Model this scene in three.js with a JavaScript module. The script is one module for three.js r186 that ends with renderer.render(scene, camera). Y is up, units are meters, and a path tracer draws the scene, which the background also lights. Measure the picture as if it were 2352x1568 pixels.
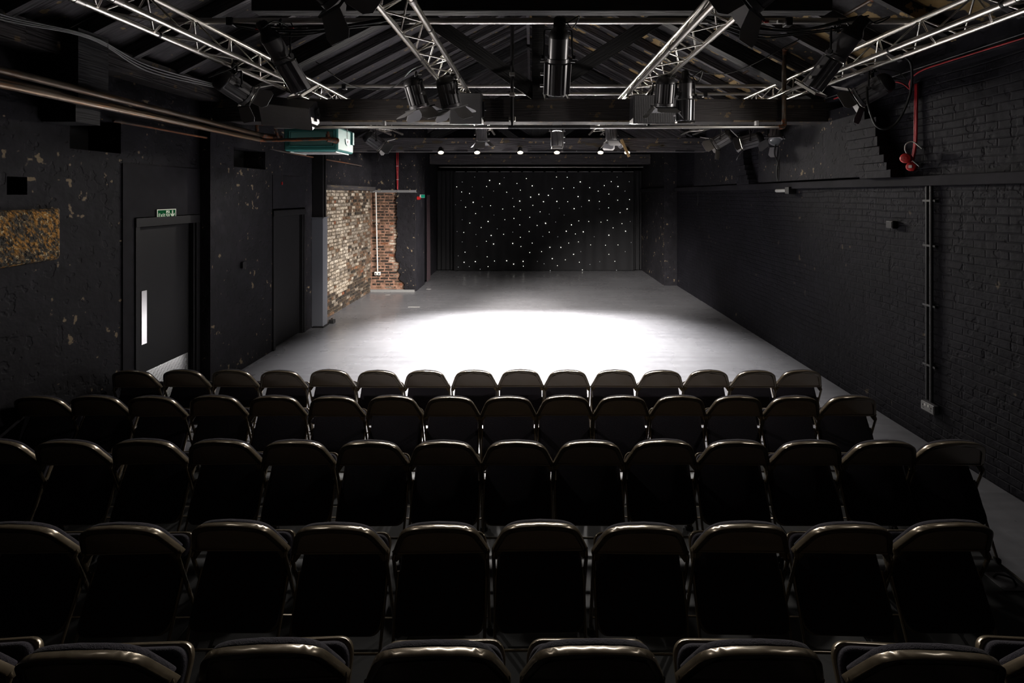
import * as THREE from 'three';
import { mergeGeometries, mergeVertices, toCreasedNormals } from 'three/addons/utils/BufferGeometryUtils.js';
import { RoundedBoxGeometry } from 'three/addons/geometries/RoundedBoxGeometry.js';

// ---------------------------------------------------------------- camera, sky, exposure
const scene = new THREE.Scene();
scene.background = new THREE.Color(0x000000);
const camera = new THREE.PerspectiveCamera(2 * Math.atan(784 / 1110) * 180 / Math.PI, 2352 / 1568, 0.05, 60);
camera.position.set(0, 2.51, 0);
camera.lookAt(0, 2.51, -10);
camera.setViewOffset(2352, 1568, -45, 337, 2352, 1568);   // the photograph was taken with a shifted lens
const renderer = new THREE.WebGLRenderer({ antialias: true });
renderer.toneMapping = THREE.LinearToneMapping;
renderer.toneMappingExposure = 1.0;
renderer.shadowMap.enabled = true;
// lamp strengths (candela), warm tungsten
const WARM = new THREE.Color().setRGB(1.0, 0.94, 0.87);
const COOL = new THREE.Color().setRGB(1.0, 0.965, 0.935);
const LAMP = { back: 225, spill: 30, brick: 270, houseLeft: 600, houseRight: 540, houseSpill: 11, side: 50 };

// ---------------------------------------------------------------- helpers
let seed = 1234567;
function rnd() { seed = (seed * 1664525 + 1013904223) >>> 0; return seed / 4294967296; }
const rr = (a, b) => a + (b - a) * rnd();
const V = (x, y, z) => new THREE.Vector3(x, y, z);
const used = {};
function numbered(n) { const k = used[n] = (used[n] ?? -1) + 1; return k ? n + '_' + String(k).padStart(3, '0') : n; }
function shade(o) { o.castShadow = true; o.receiveShadow = true; return o; }
function tag(o, label, category, group) { o.userData.label = label; o.userData.category = category; if (group) o.userData.group = group; return o; }
function thing(name, label, category, pos = [0, 0, 0], turn = 0, group) {
  const o = new THREE.Group(); o.name = numbered(name); scene.add(o);
  o.position.set(...pos); o.rotation.y = turn; tag(o, label, category, group); return o;
}
function struct(name, pos = [0, 0, 0]) { const o = new THREE.Group(); o.name = numbered(name); scene.add(o); o.position.set(...pos); o.userData.kind = 'structure'; return o; }
function clean(g) {
  let r = g.index ? g.toNonIndexed() : g;
  for (const k of Object.keys(r.attributes)) if (!['position', 'normal', 'uv'].includes(k)) r.deleteAttribute(k);
  if (!r.attributes.normal) r.computeVertexNormals();
  if (!r.attributes.uv) r.setAttribute('uv', new THREE.BufferAttribute(new Float32Array(r.attributes.position.count * 2), 2));
  r.morphAttributes = {}; return r;
}
function merge(list) { return list.length === 1 ? clean(list[0]) : mergeGeometries(list.map(clean)); }
function part(name, geo, mat, parent) {
  const m = shade(new THREE.Mesh(Array.isArray(geo) ? merge(geo) : geo, mat)); m.name = name; parent.add(m); return m;
}
function numberKids(o) {   // parts of one thing get a number when the name repeats
  const n = {}; for (const c of o.children) { const b = c.name, k = n[b] = (n[b] ?? -1) + 1; if (k) c.name = b + '_' + String(k).padStart(3, '0'); if (c.children.length) numberKids(c); }
}
// texture coordinates in metres, from the dominant direction of each face
function boxUV(g) {
  const r = g.index ? g.toNonIndexed() : g; const p = r.attributes.position, uv = new Float32Array(p.count * 2);
  const a = V(0, 0, 0), b = V(0, 0, 0), c = V(0, 0, 0);
  for (let i = 0; i < p.count; i += 3) {
    a.fromBufferAttribute(p, i); b.fromBufferAttribute(p, i + 1); c.fromBufferAttribute(p, i + 2);
    const n = b.clone().sub(a).cross(c.clone().sub(a)); const ax = Math.abs(n.x), ay = Math.abs(n.y), az = Math.abs(n.z);
    [a, b, c].forEach((v, k) => {
      const q = (i + k) * 2;
      if (ax >= ay && ax >= az) { uv[q] = -v.z; uv[q + 1] = v.y; } else if (ay >= az) { uv[q] = v.x; uv[q + 1] = v.z; } else { uv[q] = v.x; uv[q + 1] = v.y; }
    });
  }
  r.setAttribute('uv', new THREE.BufferAttribute(uv, 2)); return r;
}
const box = (w, h, d, x = 0, y = 0, z = 0) => boxUV(new THREE.BoxGeometry(w, h, d).translate(x, y, z));
const box2 = (x0, x1, y0, y1, z0, z1) => box(Math.abs(x1 - x0), Math.abs(y1 - y0), Math.abs(z1 - z0), (x0 + x1) / 2, (y0 + y1) / 2, (z0 + z1) / 2);
const rbox = (w, h, d, r, x = 0, y = 0, z = 0, s = 2) => new RoundedBoxGeometry(w, h, d, s, r).translate(x, y, z);
function rod(a, b, r, seg = 10) {
  a = V(...a); b = V(...b); const d = b.clone().sub(a), L = d.length();
  const g = new THREE.CylinderGeometry(r, r, L, seg); g.translate(0, L / 2, 0);
  g.applyQuaternion(new THREE.Quaternion().setFromUnitVectors(V(0, 1, 0), d.normalize())); g.translate(a.x, a.y, a.z); return g;
}
function beamBar(a, b, w, h, up = [0, 1, 0]) {   // straight timber from a to b, w across, h along up
  a = V(...a); b = V(...b); const d = b.clone().sub(a), L = d.length(); d.normalize();
  const u = V(...up); const s = u.clone().cross(d).normalize(); const v = d.clone().cross(s).normalize();
  const gg = boxUV(new THREE.BoxGeometry(L, h, w));
  const m = new THREE.Matrix4().makeBasis(d.clone(), v, s.clone().negate()); m.setPosition(a.clone().add(b).multiplyScalar(0.5)); gg.applyMatrix4(m); return gg;
}
function tube(pts, r, seg = 24, rs = 7, closed = false, tension = 0.5) {
  return new THREE.TubeGeometry(new THREE.CatmullRomCurve3(pts.map(p => V(...p)), closed, 'catmullrom', tension), seg, r, rs, closed);
}
function flip(g) { g.scale(-1, 1, 1); const r = g.index ? g.toNonIndexed() : g; for (const k of ['position', 'normal', 'uv']) { const a = r.attributes[k]; if (!a) continue; const n = a.itemSize; for (let i = 0; i < a.count; i += 3) for (let j = 0; j < n; j++) { const p = (i + 1) * n + j, q = (i + 2) * n + j, t = a.array[p]; a.array[p] = a.array[q]; a.array[q] = t; } } return r; }
function aimBasis(dir, roll = 0) {
  const z = V(...dir).normalize(); let x = V(0, 1, 0).cross(z); if (x.lengthSq() < 1e-4) x = V(1, 0, 0); x.normalize(); const y = z.clone().cross(x);
  return new THREE.Matrix4().makeBasis(x, y, z);
}
function poly(pts, holes = []) {
  const s = new THREE.Shape(pts.map(p => new THREE.Vector2(p[0], p[1]))); for (const h of holes) s.holes.push(new THREE.Path(h.map(p => new THREE.Vector2(p[0], p[1])))); return s;
}
const rect = (x0, x1, y0, y1) => [[x0, y0], [x1, y0], [x1, y1], [x0, y1]];
function ext(shape, depth, bevel = 0, bs = 2, cs = 12) {
  return new THREE.ExtrudeGeometry(shape, { depth, bevelEnabled: bevel > 0, bevelSize: bevel, bevelThickness: bevel, bevelSegments: bs, curveSegments: cs, steps: 1 });
}

// ---------------------------------------------------------------- procedural textures
const GRID = 64, lattice = new Float32Array(GRID * GRID * 4);
for (let i = 0; i < lattice.length; i++) lattice[i] = rnd();
function vnoise(x, y, per, k) {
  const xi = Math.floor(x), yi = Math.floor(y), fx = x - xi, fy = y - yi, sx = fx * fx * (3 - 2 * fx), sy = fy * fy * (3 - 2 * fy);
  const w = v => ((v % per) + per) % per, L = (a, b) => lattice[((w(b) * 131 + w(a) * 7 + k * 977 + w(a) * w(b) * 13) % (GRID * GRID * 4))];
  const a = L(xi, yi), b = L(xi + 1, yi), c = L(xi, yi + 1), d = L(xi + 1, yi + 1);
  return a + (b - a) * sx + (c - a) * sy + (a - b - c + d) * sx * sy;
}
function fbm(u, v, f, oct, k) { let s = 0, a = 0.5, t = 0; for (let i = 0; i < oct; i++) { s += a * vnoise(u * f, v * f, f, k + i); t += a; a *= 0.5; f *= 2; } return s / t; }
function tex(n, fn, srgb) {
  const d = new Uint8Array(n * n * 4);
  for (let j = 0; j < n; j++) for (let i = 0; i < n; i++) { const c = fn(i / n, j / n); const q = (j * n + i) * 4; if (Array.isArray(c)) { d[q] = c[0]; d[q + 1] = c[1]; d[q + 2] = c[2]; } else d[q] = d[q + 1] = d[q + 2] = Math.max(0, Math.min(255, c)); d[q + 3] = 255; }
  const t = new THREE.DataTexture(d, n, n); t.wrapS = t.wrapT = THREE.RepeatWrapping; t.magFilter = THREE.LinearFilter; t.minFilter = THREE.LinearMipmapLinearFilter; t.generateMipmaps = true;
  if (srgb) t.colorSpace = THREE.SRGBColorSpace; t.needsUpdate = true; return t;
}
const rep = (t, s) => { const c = t.clone(); c.repeat.set(1 / s, 1 / s); c.needsUpdate = true; return c; };
const mixc = (a, b, t) => { t = Math.max(0, Math.min(1, t)); return [a[0] + (b[0] - a[0]) * t, a[1] + (b[1] - a[1]) * t, a[2] + (b[2] - a[2]) * t]; };
const sm = (a, b, x) => { const t = Math.max(0, Math.min(1, (x - a) / (b - a))); return t * t * (3 - 2 * t); };
// black paint over rough masonry, with chips showing plaster
function paintTex(base, chip, chipCut, scuff) {
  return tex(1024, (u, v) => {
    const a = fbm(u, v, 4, 5, 1), b = fbm(u, v, 24, 4, 9), c = fbm(u, v, 48, 3, 21), m = fbm(u, v, 3, 3, 33);
    let col = base.map(x => x * (0.62 + 0.75 * (0.55 * a + 0.45 * b)));
    col = mixc(col, [150, 146, 140], scuff * sm(0.58, 0.8, a) * sm(0.45, 0.75, b));
    const k = sm(chipCut, chipCut + 0.05, c * 0.62 + b * 0.26 + m * 0.24);
    return mixc(col, chip, k * 0.85);
  }, true);
}
const plasterBump = tex(1024, (u, v) => { const a = fbm(u, v, 6, 5, 4), b = fbm(u, v, 40, 3, 14), pit = sm(0.62, 0.74, fbm(u, v, 30, 3, 50)); return 255 * (0.55 * a + 0.3 * b + 0.15 - 0.3 * pit); });
const courseBump = tex(1024, (u, v) => {      // 1.8 m square: painted-over brick courses, worn
  const rows = 24, w = fbm(u, v, 5, 3, 70), y = v * rows + (w - 0.5) * 0.35, r = Math.floor(y), fy = y - r, x = u * 8 + (r % 2) * 0.5 + (w - 0.5) * 0.2, fx = x - Math.floor(x);
  const j = Math.min(sm(0.02, 0.12, fy) * sm(0.02, 0.12, 1 - fy), 0.35 + 0.65 * sm(0.01, 0.05, fx) * sm(0.01, 0.05, 1 - fx));
  const b = fbm(u, v, 40, 4, 14), pit = sm(0.6, 0.72, fbm(u, v, 26, 3, 50));
  return 255 * (0.45 * j * (0.4 + 0.6 * sm(0.3, 0.6, fbm(u, v, 4, 3, 61))) + 0.4 * b + 0.1 - 0.28 * pit + 0.12);
});
const T = {
  black: paintTex([35, 34, 39], [120, 108, 86], 0.80, 0.16),
  blackChipped: paintTex([35, 34, 38], [140, 124, 98], 0.745, 0.2),
  blackSmooth: paintTex([35, 34, 38], [120, 112, 100], 0.95, 0.08),
  wood: tex(1024, (u, v) => { const g = fbm(u, v * 0.999, 3, 3, 5), s = vnoise(u * 6, v * 160, 480, 3) * 0.5 + vnoise(u * 4, v * 60, 60, 6) * 0.5; const c = fbm(u, v, 20, 4, 40), d = fbm(u, v, 5, 3, 80); let col = [68, 65, 68].map(x => x * (0.6 + 0.5 * s + 0.35 * g)); return mixc(col, [150, 128, 88], 0.8 * sm(0.71, 0.75, c * 0.75 + d * 0.3)); }, true),
  woodBump: tex(512, (u, v) => 255 * (0.5 * vnoise(u * 8, v * 128, 128, 3) + 0.3 * vnoise(u * 4, v * 60, 60, 6) + 0.2 * fbm(u, v, 16, 3, 2))),
  flaked: tex(1024, (u, v) => { const c = fbm(u, v, 10, 5, 44), d = fbm(u, v, 3, 3, 88); const col = [46, 44, 45].map(x => x * (0.7 + 0.6 * fbm(u, v, 30, 3, 3))); return mixc(col, mixc([150, 118, 66], [170, 150, 110], fbm(u, v, 14, 3, 7)), 0.9 * sm(0.545, 0.575, c * 0.7 + d * 0.3)); }, true),
  floor: tex(1024, (u, v) => { const a = fbm(u, v, 3, 5, 2), s = fbm(u, v, 64, 2, 8), l = vnoise(u * 6, v * 90, 64, 12); let k = 0.86 + 0.18 * (a - 0.5) + 0.08 * (s - 0.5) + 0.08 * (l - 0.5); const sc = sm(0.80, 0.84, vnoise(u * 9, v * 180, 63, 30) * 0.6 + fbm(u, v, 7, 3, 31) * 0.5); k += 0.05 * sc; return [130 * k, 130 * k, 135 * k]; }, true),
  floorRough: tex(512, (u, v) => 255 * (0.72 + 0.5 * (fbm(u, v, 5, 5, 19) - 0.5))),
  fabric: tex(256, (u, v) => 255 * (0.5 * vnoise(u * 128, v * 128, 128, 1) + 0.5 * fbm(u, v, 32, 2, 5))),
  brick: tex(512, (u, v) => { const a = fbm(u, v, 8, 4, 3), b = fbm(u, v, 40, 3, 6); const k = 0.5 + 0.62 * a + 0.35 * (b - 0.4); const c = mixc([225 * k, 220 * k, 214 * k], [96, 88, 78], 0.7 * sm(0.52, 0.66, b)); return mixc(c, [248, 246, 240], 0.55 * sm(0.56, 0.68, fbm(u, v, 5, 4, 71))); }, true),
  rough: tex(512, (u, v) => 255 * fbm(u, v, 16, 5, 11)),
  mortar: tex(512, (u, v) => { const k = 0.55 + 0.75 * fbm(u, v, 12, 5, 13); return [200 * k, 196 * k, 190 * k]; }, true),
  stone: tex(1024, (u, v) => { const a = fbm(u, v, 5, 5, 15), b = vnoise((u + v * 0.6) * 60, v * 34, 60, 22), c = fbm(u, v, 48, 3, 25); let col = mixc([62, 58, 52], [168, 118, 52], sm(0.35, 0.7, a * 0.6 + b * 0.45)); col = mixc(col, [190, 170, 130], sm(0.62, 0.78, c)); return mixc(col, [38, 36, 34], 0.8 * sm(0.55, 0.7, fbm(u, v, 30, 3, 45))); }, true),
  rust: tex(512, (u, v) => { const a = fbm(u, v, 6, 5, 17), b = fbm(u, v, 30, 3, 27); return mixc(mixc([74, 70, 68], [134, 72, 34], sm(0.42, 0.66, a)), [190, 120, 60], 0.6 * sm(0.6, 0.8, b)); }, true),
  pipe: tex(512, (u, v) => { const a = fbm(u, v, 6, 5, 18), b = fbm(u, v, 30, 3, 28); return mixc(mixc([112, 106, 100], [78, 66, 54], sm(0.4, 0.6, a)), [120, 78, 44], 0.7 * sm(0.58, 0.75, b)); }, true),
};
const std = o => new THREE.MeshStandardMaterial(o);
const phys = o => new THREE.MeshPhysicalMaterial(o);
const lin = (r, g, b) => new THREE.Color().setRGB(r, g, b);
const M = {
  wallNear: phys({ specularIntensity: 0.25, map: rep(T.black, 3.1), bumpMap: rep(plasterBump, 2.3), bumpScale: 0.012, roughness: 0.72 }),
  wallChip: phys({ specularIntensity: 0.25, map: rep(T.blackChipped, 2.7), bumpMap: rep(plasterBump, 2.0), bumpScale: 0.013, roughness: 0.75 }),
  wallBrick: phys({ specularIntensity: 0.25, map: rep(T.black, 3.7), color: lin(0.55, 0.55, 0.6), bumpMap: rep(courseBump, 1.8), bumpScale: 0.016, roughness: 0.7 }),
  wallSmooth: phys({ specularIntensity: 0.25, map: rep(T.blackSmooth, 2.9), roughness: 0.8 }),
  joinery: phys({ specularIntensity: 0.25, color: lin(0.018, 0.0175, 0.019), roughness: 0.5 }),
  wood: std({ map: rep(T.wood, 1.7), bumpMap: rep(T.woodBump, 1.3), bumpScale: 0.012, roughness: 0.78 }),
  beamWood: std({ map: rep(T.wood, 1.7), color: lin(0.4, 0.36, 0.34), bumpMap: rep(T.woodBump, 1.3), bumpScale: 0.012, roughness: 0.78 }),
  flaked: std({ map: rep(T.flaked, 1.4), bumpMap: rep(T.rough, 0.8), bumpScale: 0.008, roughness: 0.85 }),
  darkWood: std({ color: lin(0.012, 0.0115, 0.013), roughness: 0.8, bumpMap: rep(T.woodBump, 1.3), bumpScale: 0.008 }),
  floor: std({ map: rep(T.floor, 4.3), roughnessMap: rep(T.floorRough, 3.1), roughness: 0.38 }),
  riser: std({ color: lin(0.024, 0.025, 0.026), roughness: 0.6 }),
  riserBlack: std({ color: lin(0.012, 0.012, 0.013), roughness: 0.8 }),
  bronze: new THREE.MeshPhysicalMaterial({ color: lin(0.17, 0.135, 0.09), metalness: 0.55, roughness: 0.26, clearcoat: 0.4, clearcoatRoughness: 0.2 }),
  bronzeShell: new THREE.MeshPhysicalMaterial({ color: lin(0.3, 0.24, 0.18), metalness: 0.1, roughness: 0.38, clearcoat: 0.25, clearcoatRoughness: 0.3 }),
  cloth: std({ color: lin(0.015, 0.012, 0.02), roughness: 0.98, bumpMap: rep(T.fabric, 0.12), bumpScale: 0.0025 }),
  rubber: std({ color: lin(0.02, 0.02, 0.02), roughness: 0.8 }),
  alu: std({ color: lin(0.86, 0.82, 0.75), metalness: 0.95, roughness: 0.27, bumpMap: rep(T.rough, 0.5), bumpScale: 0.0006 }),
  steel: std({ color: lin(0.55, 0.53, 0.5), metalness: 0.9, roughness: 0.35 }),
  brightSteel: std({ color: lin(0.85, 0.85, 0.84), metalness: 0.95, roughness: 0.24 }),
  blackMetal: std({ color: lin(0.022, 0.021, 0.023), metalness: 0.35, roughness: 0.42 }),
  fixture: std({ color: lin(0.16, 0.157, 0.165), metalness: 0.35, roughness: 0.34 }),
  flap: std({ color: lin(0.19, 0.185, 0.19), metalness: 0.3, roughness: 0.5 }),
  darkPlastic: std({ color: lin(0.012, 0.012, 0.013), roughness: 0.55 }),
  cable: std({ color: lin(0.012, 0.012, 0.012), roughness: 0.5 }),
  greyCable: std({ color: lin(0.22, 0.22, 0.22), roughness: 0.5 }),
  redCable: std({ color: lin(0.42, 0.012, 0.02), roughness: 0.45 }),
  red: std({ color: lin(0.5, 0.02, 0.02), roughness: 0.4 }),
  white: std({ color: lin(0.72, 0.71, 0.68), roughness: 0.5 }),
  pipe: std({ map: rep(T.pipe, 0.9), roughness: 0.42, metalness: 0.55 }),
  pipePale: std({ map: rep(T.pipe, 0.9), color: lin(2.2, 2.2, 2.2), roughness: 0.34, metalness: 0.6 }),
  rust: std({ map: rep(T.rust, 0.5), roughness: 0.75, bumpMap: rep(T.rough, 0.3), bumpScale: 0.003 }),
  teal: std({ color: lin(0.05, 0.24, 0.225), roughness: 0.55 }),
  paleTeal: std({ color: lin(0.16, 0.4, 0.37), roughness: 0.35 }),
  paleGrey: std({ color: lin(0.42, 0.42, 0.41), roughness: 0.5 }),
  column: std({ color: lin(0.115, 0.12, 0.14), roughness: 0.45 }),
  stone: std({ map: rep(T.stone, 0.8), roughness: 0.95, bumpMap: rep(T.rough, 0.35), bumpScale: 0.02 }),
  drape: std({ side: THREE.DoubleSide, color: lin(0.014, 0.0138, 0.016), roughness: 0.95, bumpMap: rep(T.fabric, 0.3), bumpScale: 0.002 }),
  plumDrape: std({ side: THREE.DoubleSide, color: lin(0.026, 0.014, 0.018), roughness: 0.95 }),
  tan: std({ color: lin(0.42, 0.27, 0.12), roughness: 0.6 }),
  mortarBrown: std({ map: rep(T.mortar, 0.9), color: lin(0.19, 0.15, 0.11), roughness: 0.95, bumpMap: rep(T.rough, 0.5), bumpScale: 0.01 }),
  mortarPink: std({ map: rep(T.mortar, 0.9), color: lin(0.46, 0.27, 0.2), roughness: 0.95, bumpMap: rep(T.rough, 0.5), bumpScale: 0.01 }),
  lensOff: new THREE.MeshPhysicalMaterial({ color: lin(0.06, 0.065, 0.07), roughness: 0.08, clearcoat: 1 }),
  lensOn: std({ color: lin(0.9, 0.9, 0.9), emissive: lin(1, 0.86, 0.62), emissiveIntensity: 9, roughness: 0.4 }),
  lensSoft: std({ color: lin(0.9, 0.9, 0.9), emissive: lin(1, 0.88, 0.66), emissiveIntensity: 2.5, roughness: 0.4 }),
  star: std({ color: lin(0.9, 0.9, 0.85), emissive: lin(1, 0.98, 0.86), emissiveIntensity: 3.2, roughness: 0.5 }),
  starDim: std({ color: lin(0.9, 0.9, 0.85), emissive: lin(0.95, 0.97, 1), emissiveIntensity: 1.6, roughness: 0.5 }),
};
const brickMat = (r, g, b) => std({ map: T.brick, color: lin(r, g, b), roughness: 0.92, bumpMap: T.rough, bumpScale: 0.006 });
const BM = {
  cream: [brickMat(0.7, 0.63, 0.54), brickMat(0.6, 0.53, 0.45), brickMat(0.8, 0.74, 0.66)],
  grey: [brickMat(0.47, 0.42, 0.37), brickMat(0.38, 0.34, 0.3), brickMat(0.31, 0.27, 0.235)],
  brown: [brickMat(0.2, 0.12, 0.075), brickMat(0.26, 0.155, 0.095), brickMat(0.15, 0.095, 0.065)],
  dark: [brickMat(0.06, 0.045, 0.036), brickMat(0.085, 0.06, 0.042), brickMat(0.045, 0.036, 0.03)],
  red: [brickMat(0.36, 0.13, 0.065), brickMat(0.42, 0.17, 0.08)],
};

// ---------------------------------------------------------------- the room: floor, walls, roof
const FAR = 16.5, NEAR = -2.2, EAVE = 3.95, RIDGE = 6.08, PITCH = 0.52;
const wallGeo = (side, x, thick, shape) => {
  const g = ext(shape, thick); const m = new THREE.Matrix4().makeBasis(V(0, 0, -1), V(0, 1, 0), V(1, 0, 0)); m.setPosition(x, 0, 0); g.applyMatrix4(m);
  return side < 0 ? flip(g) : g;
};
const floor = struct('floor');
part('floor_slab', box2(-5, 5, -0.2, 0, 3, -17), M.floor, floor);

// left wall: near masonry with two beam pockets, a small niche and the door opening
const wallLeft = struct('wall_left');
part('masonry', wallGeo(-1, 4.3, 0.35, poly([[NEAR, 0], [5.22, 0], [5.22, 2.26], [6.23, 2.26], [6.23, 0], [6.5, 0], [6.5, EAVE], [NEAR, EAVE]], [rect(4.5, 5.06, 2.94, 3.26), rect(3.96, 4.12, 2.51, 2.66)])), M.wallChip, wallLeft);
part('pocket_back', [box2(-4.64, -4.68, 2.9, 3.3, -4.4, -5.2), box2(-4.5, -4.55, 2.45, 2.7, -3.9, -4.2)], M.riserBlack, wallLeft);
part('plaster_board', wallGeo(-1, 4.287, 0.016, poly([[5.07, 0.01], [5.215, 0.01], [5.215, 2.262], [6.235, 2.262], [6.235, 0.01], [6.25, 0.01], [6.25, 2.84], [5.07, 2.84]])), M.wallSmooth, wallLeft);
part('masonry', wallGeo(-1, 4.16, 0.4, poly([[6.257, 0], [7.75, 0], [7.75, 2.28], [8.86, 2.28], [8.86, 0], [9.6, 0], [9.6, EAVE], [6.257, EAVE]], [rect(6.75, 7.55, 2.9, 3.18)])), M.wallChip, wallLeft);
part('pocket_back', box2(-4.5, -4.55, 2.85, 3.25, -6.6, -7.7), M.riserBlack, wallLeft);
part('plaster_board', wallGeo(-1, 4.15, 0.014, poly([[7.755, 2.285], [8.84, 2.285], [8.84, 2.83], [7.755, 2.83]])), M.wallSmooth, wallLeft);
part('masonry', wallGeo(-1, 4.15, 0.4, poly(rect(9.6, 12.9, 2.62, EAVE))), M.wallChip, wallLeft);
part('stone_block', (() => {   // one big weathered sandstone block set into the wall
  const g = new RoundedBoxGeometry(0.2, 0.465, 0.95, 5, 0.045); const p = g.attributes.position;
  for (let i = 0; i < p.count; i++) { const x = p.getX(i), y = p.getY(i), z = p.getZ(i); p.setX(i, x + 0.014 * Math.sin(y * 17 + z * 9) + 0.01 * Math.sin(z * 31 + y * 11)); p.setY(i, y + 0.012 * Math.sin(z * 13) + 0.006 * Math.sin(z * 37)); }
  g.translate(-4.34, 2.148, -3.9); g.computeVertexNormals(); return boxUV(g);
})(), M.stone, wallLeft);
part('far_masonry', box2(-3.14, -3.6, 0, EAVE + 0.6, -13.55, -16.6), M.wallNear, wallLeft);

// exposed brick recess: side wall and return, every brick its own piece up to the limit
function brickGeo(w, h, d) {
  const g = new RoundedBoxGeometry(w, h, d, 1, 0.006), p = g.attributes.position;
  for (let i = 0; i < p.count; i++) p.setXYZ(i, p.getX(i) + rr(-0.003, 0.003), p.getY(i) + rr(-0.003, 0.003), p.getZ(i));
  const q = mergeVertices(g); q.computeVertexNormals(); const u = q.attributes.uv, s = rnd(), t = rnd(); for (let i = 0; i < u.count; i++) u.setXY(i, u.getX(i) * 0.3 + s, u.getY(i) * 0.12 + t); return q;
}
const stretchers = [0, 1, 2, 3, 4, 5].map(() => brickGeo(0.212, 0.062, 0.09)), headers = [0, 1, 2, 3, 4].map(() => brickGeo(0.1, 0.062, 0.09));
const thinStretchers = [0, 1, 2, 3, 4].map(() => brickGeo(0.198, 0.05, 0.09)), thinHeaders = [0, 1, 2, 3].map(() => brickGeo(0.09, 0.05, 0.09));
const pick = a => a[Math.floor(rnd() * a.length) % a.length];
const brickSide = struct('wall_left_brick');
part('mortar', wallGeo(-1, 4.172, 0.4, poly(rect(9.2, 12.9, 0, 2.63))), M.mortarBrown, brickSide);
{
  const late = [];
  let n = 0; const spots = [];
  for (let r = 0; r < 35; r++) {
    const y = 0.04 + r * 0.075, header = r % 3 === 1; let d = 9.72 + (header ? 0 : (r % 2) * 0.11);
    while (d < 12.5) { const w = header ? 0.1 : 0.212; if (d + w / 2 < 12.5) spots.push([d + w / 2, y + rr(-0.004, 0.004), header]); d += w + 0.012; }
  }
  spots.sort((a, b) => a[0] - b[0]);
  for (const [d, y, header] of spots) {
    const q = rnd(); let set;
    if (y < 0.42 + 0.1 * Math.sin(d * 4)) set = q < 0.7 ? BM.dark : q < 0.93 ? BM.brown : BM.grey;
    else if (d < 10.95) set = q < 0.66 ? BM.cream : q < 0.92 ? BM.grey : q < 0.93 ? BM.red : BM.brown;
    else if (y > 2.0) set = q < 0.24 ? BM.cream : q < 0.75 ? BM.brown : BM.dark;
    else if (y > 1.45) set = d > 12.0 ? (q < 0.6 ? BM.brown : BM.grey) : q < 0.55 ? BM.grey : q < 0.8 ? BM.cream : BM.brown;
    else if (y > 0.95) set = q < 0.45 ? BM.grey : q < 0.78 ? BM.brown : q < 0.92 ? BM.dark : BM.cream;
    else set = q < 0.52 ? BM.brown : q < 0.72 ? BM.grey : q < 0.735 ? BM.red : q < 0.96 ? BM.dark : BM.cream;
    const geo = pick(header ? headers : stretchers), mat = pick(set);
    const m = new THREE.Mesh(geo, mat); m.position.set(-4.2 + rr(-0.012, 0.01), y, -d); m.rotation.set(rr(-0.02, 0.02), Math.PI / 2 + rr(-0.035, 0.035), rr(-0.015, 0.015), 'YXZ'); m.scale.set(rr(0.88, 1), rr(0.82, 1), 1);
    if (n++ < 300) { m.name = 'brick'; shade(m); brickSide.add(m); }
    else { m.updateMatrix(); late.push([m.geometry.clone().applyMatrix4(m.matrix), mat]); }
  }
  const far = new Map(); for (const [g, mat] of late) { if (!far.has(mat)) far.set(mat, []); far.get(mat).push(g); }
  const mats = [...far.keys()]; const merged = mergeGeometries(mats.map(m => merge(far.get(m))), true);
  const mesh = shade(new THREE.Mesh(merged, mats)); mesh.name = 'far_bricks'; mesh.userData.kind = 'stuff'; brickSide.add(mesh);
}
const pier = struct('wall_pier');
part('mortar', box2(-4.3, -3.2, 0, 2.63, -12.5265, -12.9), M.mortarPink, pier);
for (let r = 0; r < 34; r++) {
  const y = 0.04 + r * 0.075 + rr(-0.003, 0.003), header = r % 3 === 2; let x = -4.15 + (header ? 0.02 : (r % 2) * -0.11);
  const edge = y < 0.3 ? -3.24 - (0.3 - y) * -0.1 : y < 0.6 ? -3.36 : -3.47;
  while (x < edge - 0.05) {
    const w = header ? 0.1 : 0.212, cx = x + w / 2; x += w + 0.014; if (cx < -4.14) continue;
    const q = rnd(), nearEdge = cx > edge - 0.22, set = nearEdge && y < 1.75 ? (q < 0.62 ? BM.cream : q < 0.85 ? BM.grey : BM.red) : q < 0.72 ? BM.dark : q < 0.95 ? BM.brown : q < 0.97 ? BM.red : BM.grey;
    const m = shade(new THREE.Mesh(pick(header ? thinHeaders : thinStretchers), pick(set))); m.name = 'brick'; m.position.set(cx, y, -12.568 + rr(-0.004, 0.006)); m.rotation.set(0, rr(-0.02, 0.02), rr(-0.006, 0.006)); pier.add(m);
  }
}
{   // black painted plaster with a ragged broken edge
  const pts = [[-3.0, 0.02], [-3.0, 2.6], [-3.485, 2.6]]; const steps = 46;
  for (let i = 1; i < steps; i++) { const y = 2.6 - i * 2.58 / steps; const b = y > 1.5 ? -3.485 : y > 1.05 ? -3.47 : y > 0.75 ? -3.5 : y > 0.5 ? -3.42 - 0.3 * (y - 0.5) * 0 : y > 0.3 ? -3.4 : -3.3; pts.push([b + rr(-0.03, 0.03), y]); }
  pts.push([-3.26, 0.02]);
  const g = ext(poly(pts.reverse()), 0.03, 0.004, 1); g.translate(0, 0, -12.51); part('painted_plaster', boxUV(g), M.wallChip, pier);
}
part('pier_core', box2(-4.3, -3.0, 0, 2.63, -12.6, -13.56), M.wallNear, pier);
part('upper_wall', box2(-4.4, -3.0, 2.63, 4.6, -12.52, -13.56), M.wallChip, pier);
part('plinth', box2(-4.16, -3.02, 0, 0.06, -12.46, -12.56), std({ color: lin(0.2, 0.2, 0.2), roughness: 0.9 }), pier);
const lintel = thing('steel_lintel', 'grey steel lintel across the top of the exposed brick return', 'lintel', [-3.6, 2.6, -12.5]);
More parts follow.
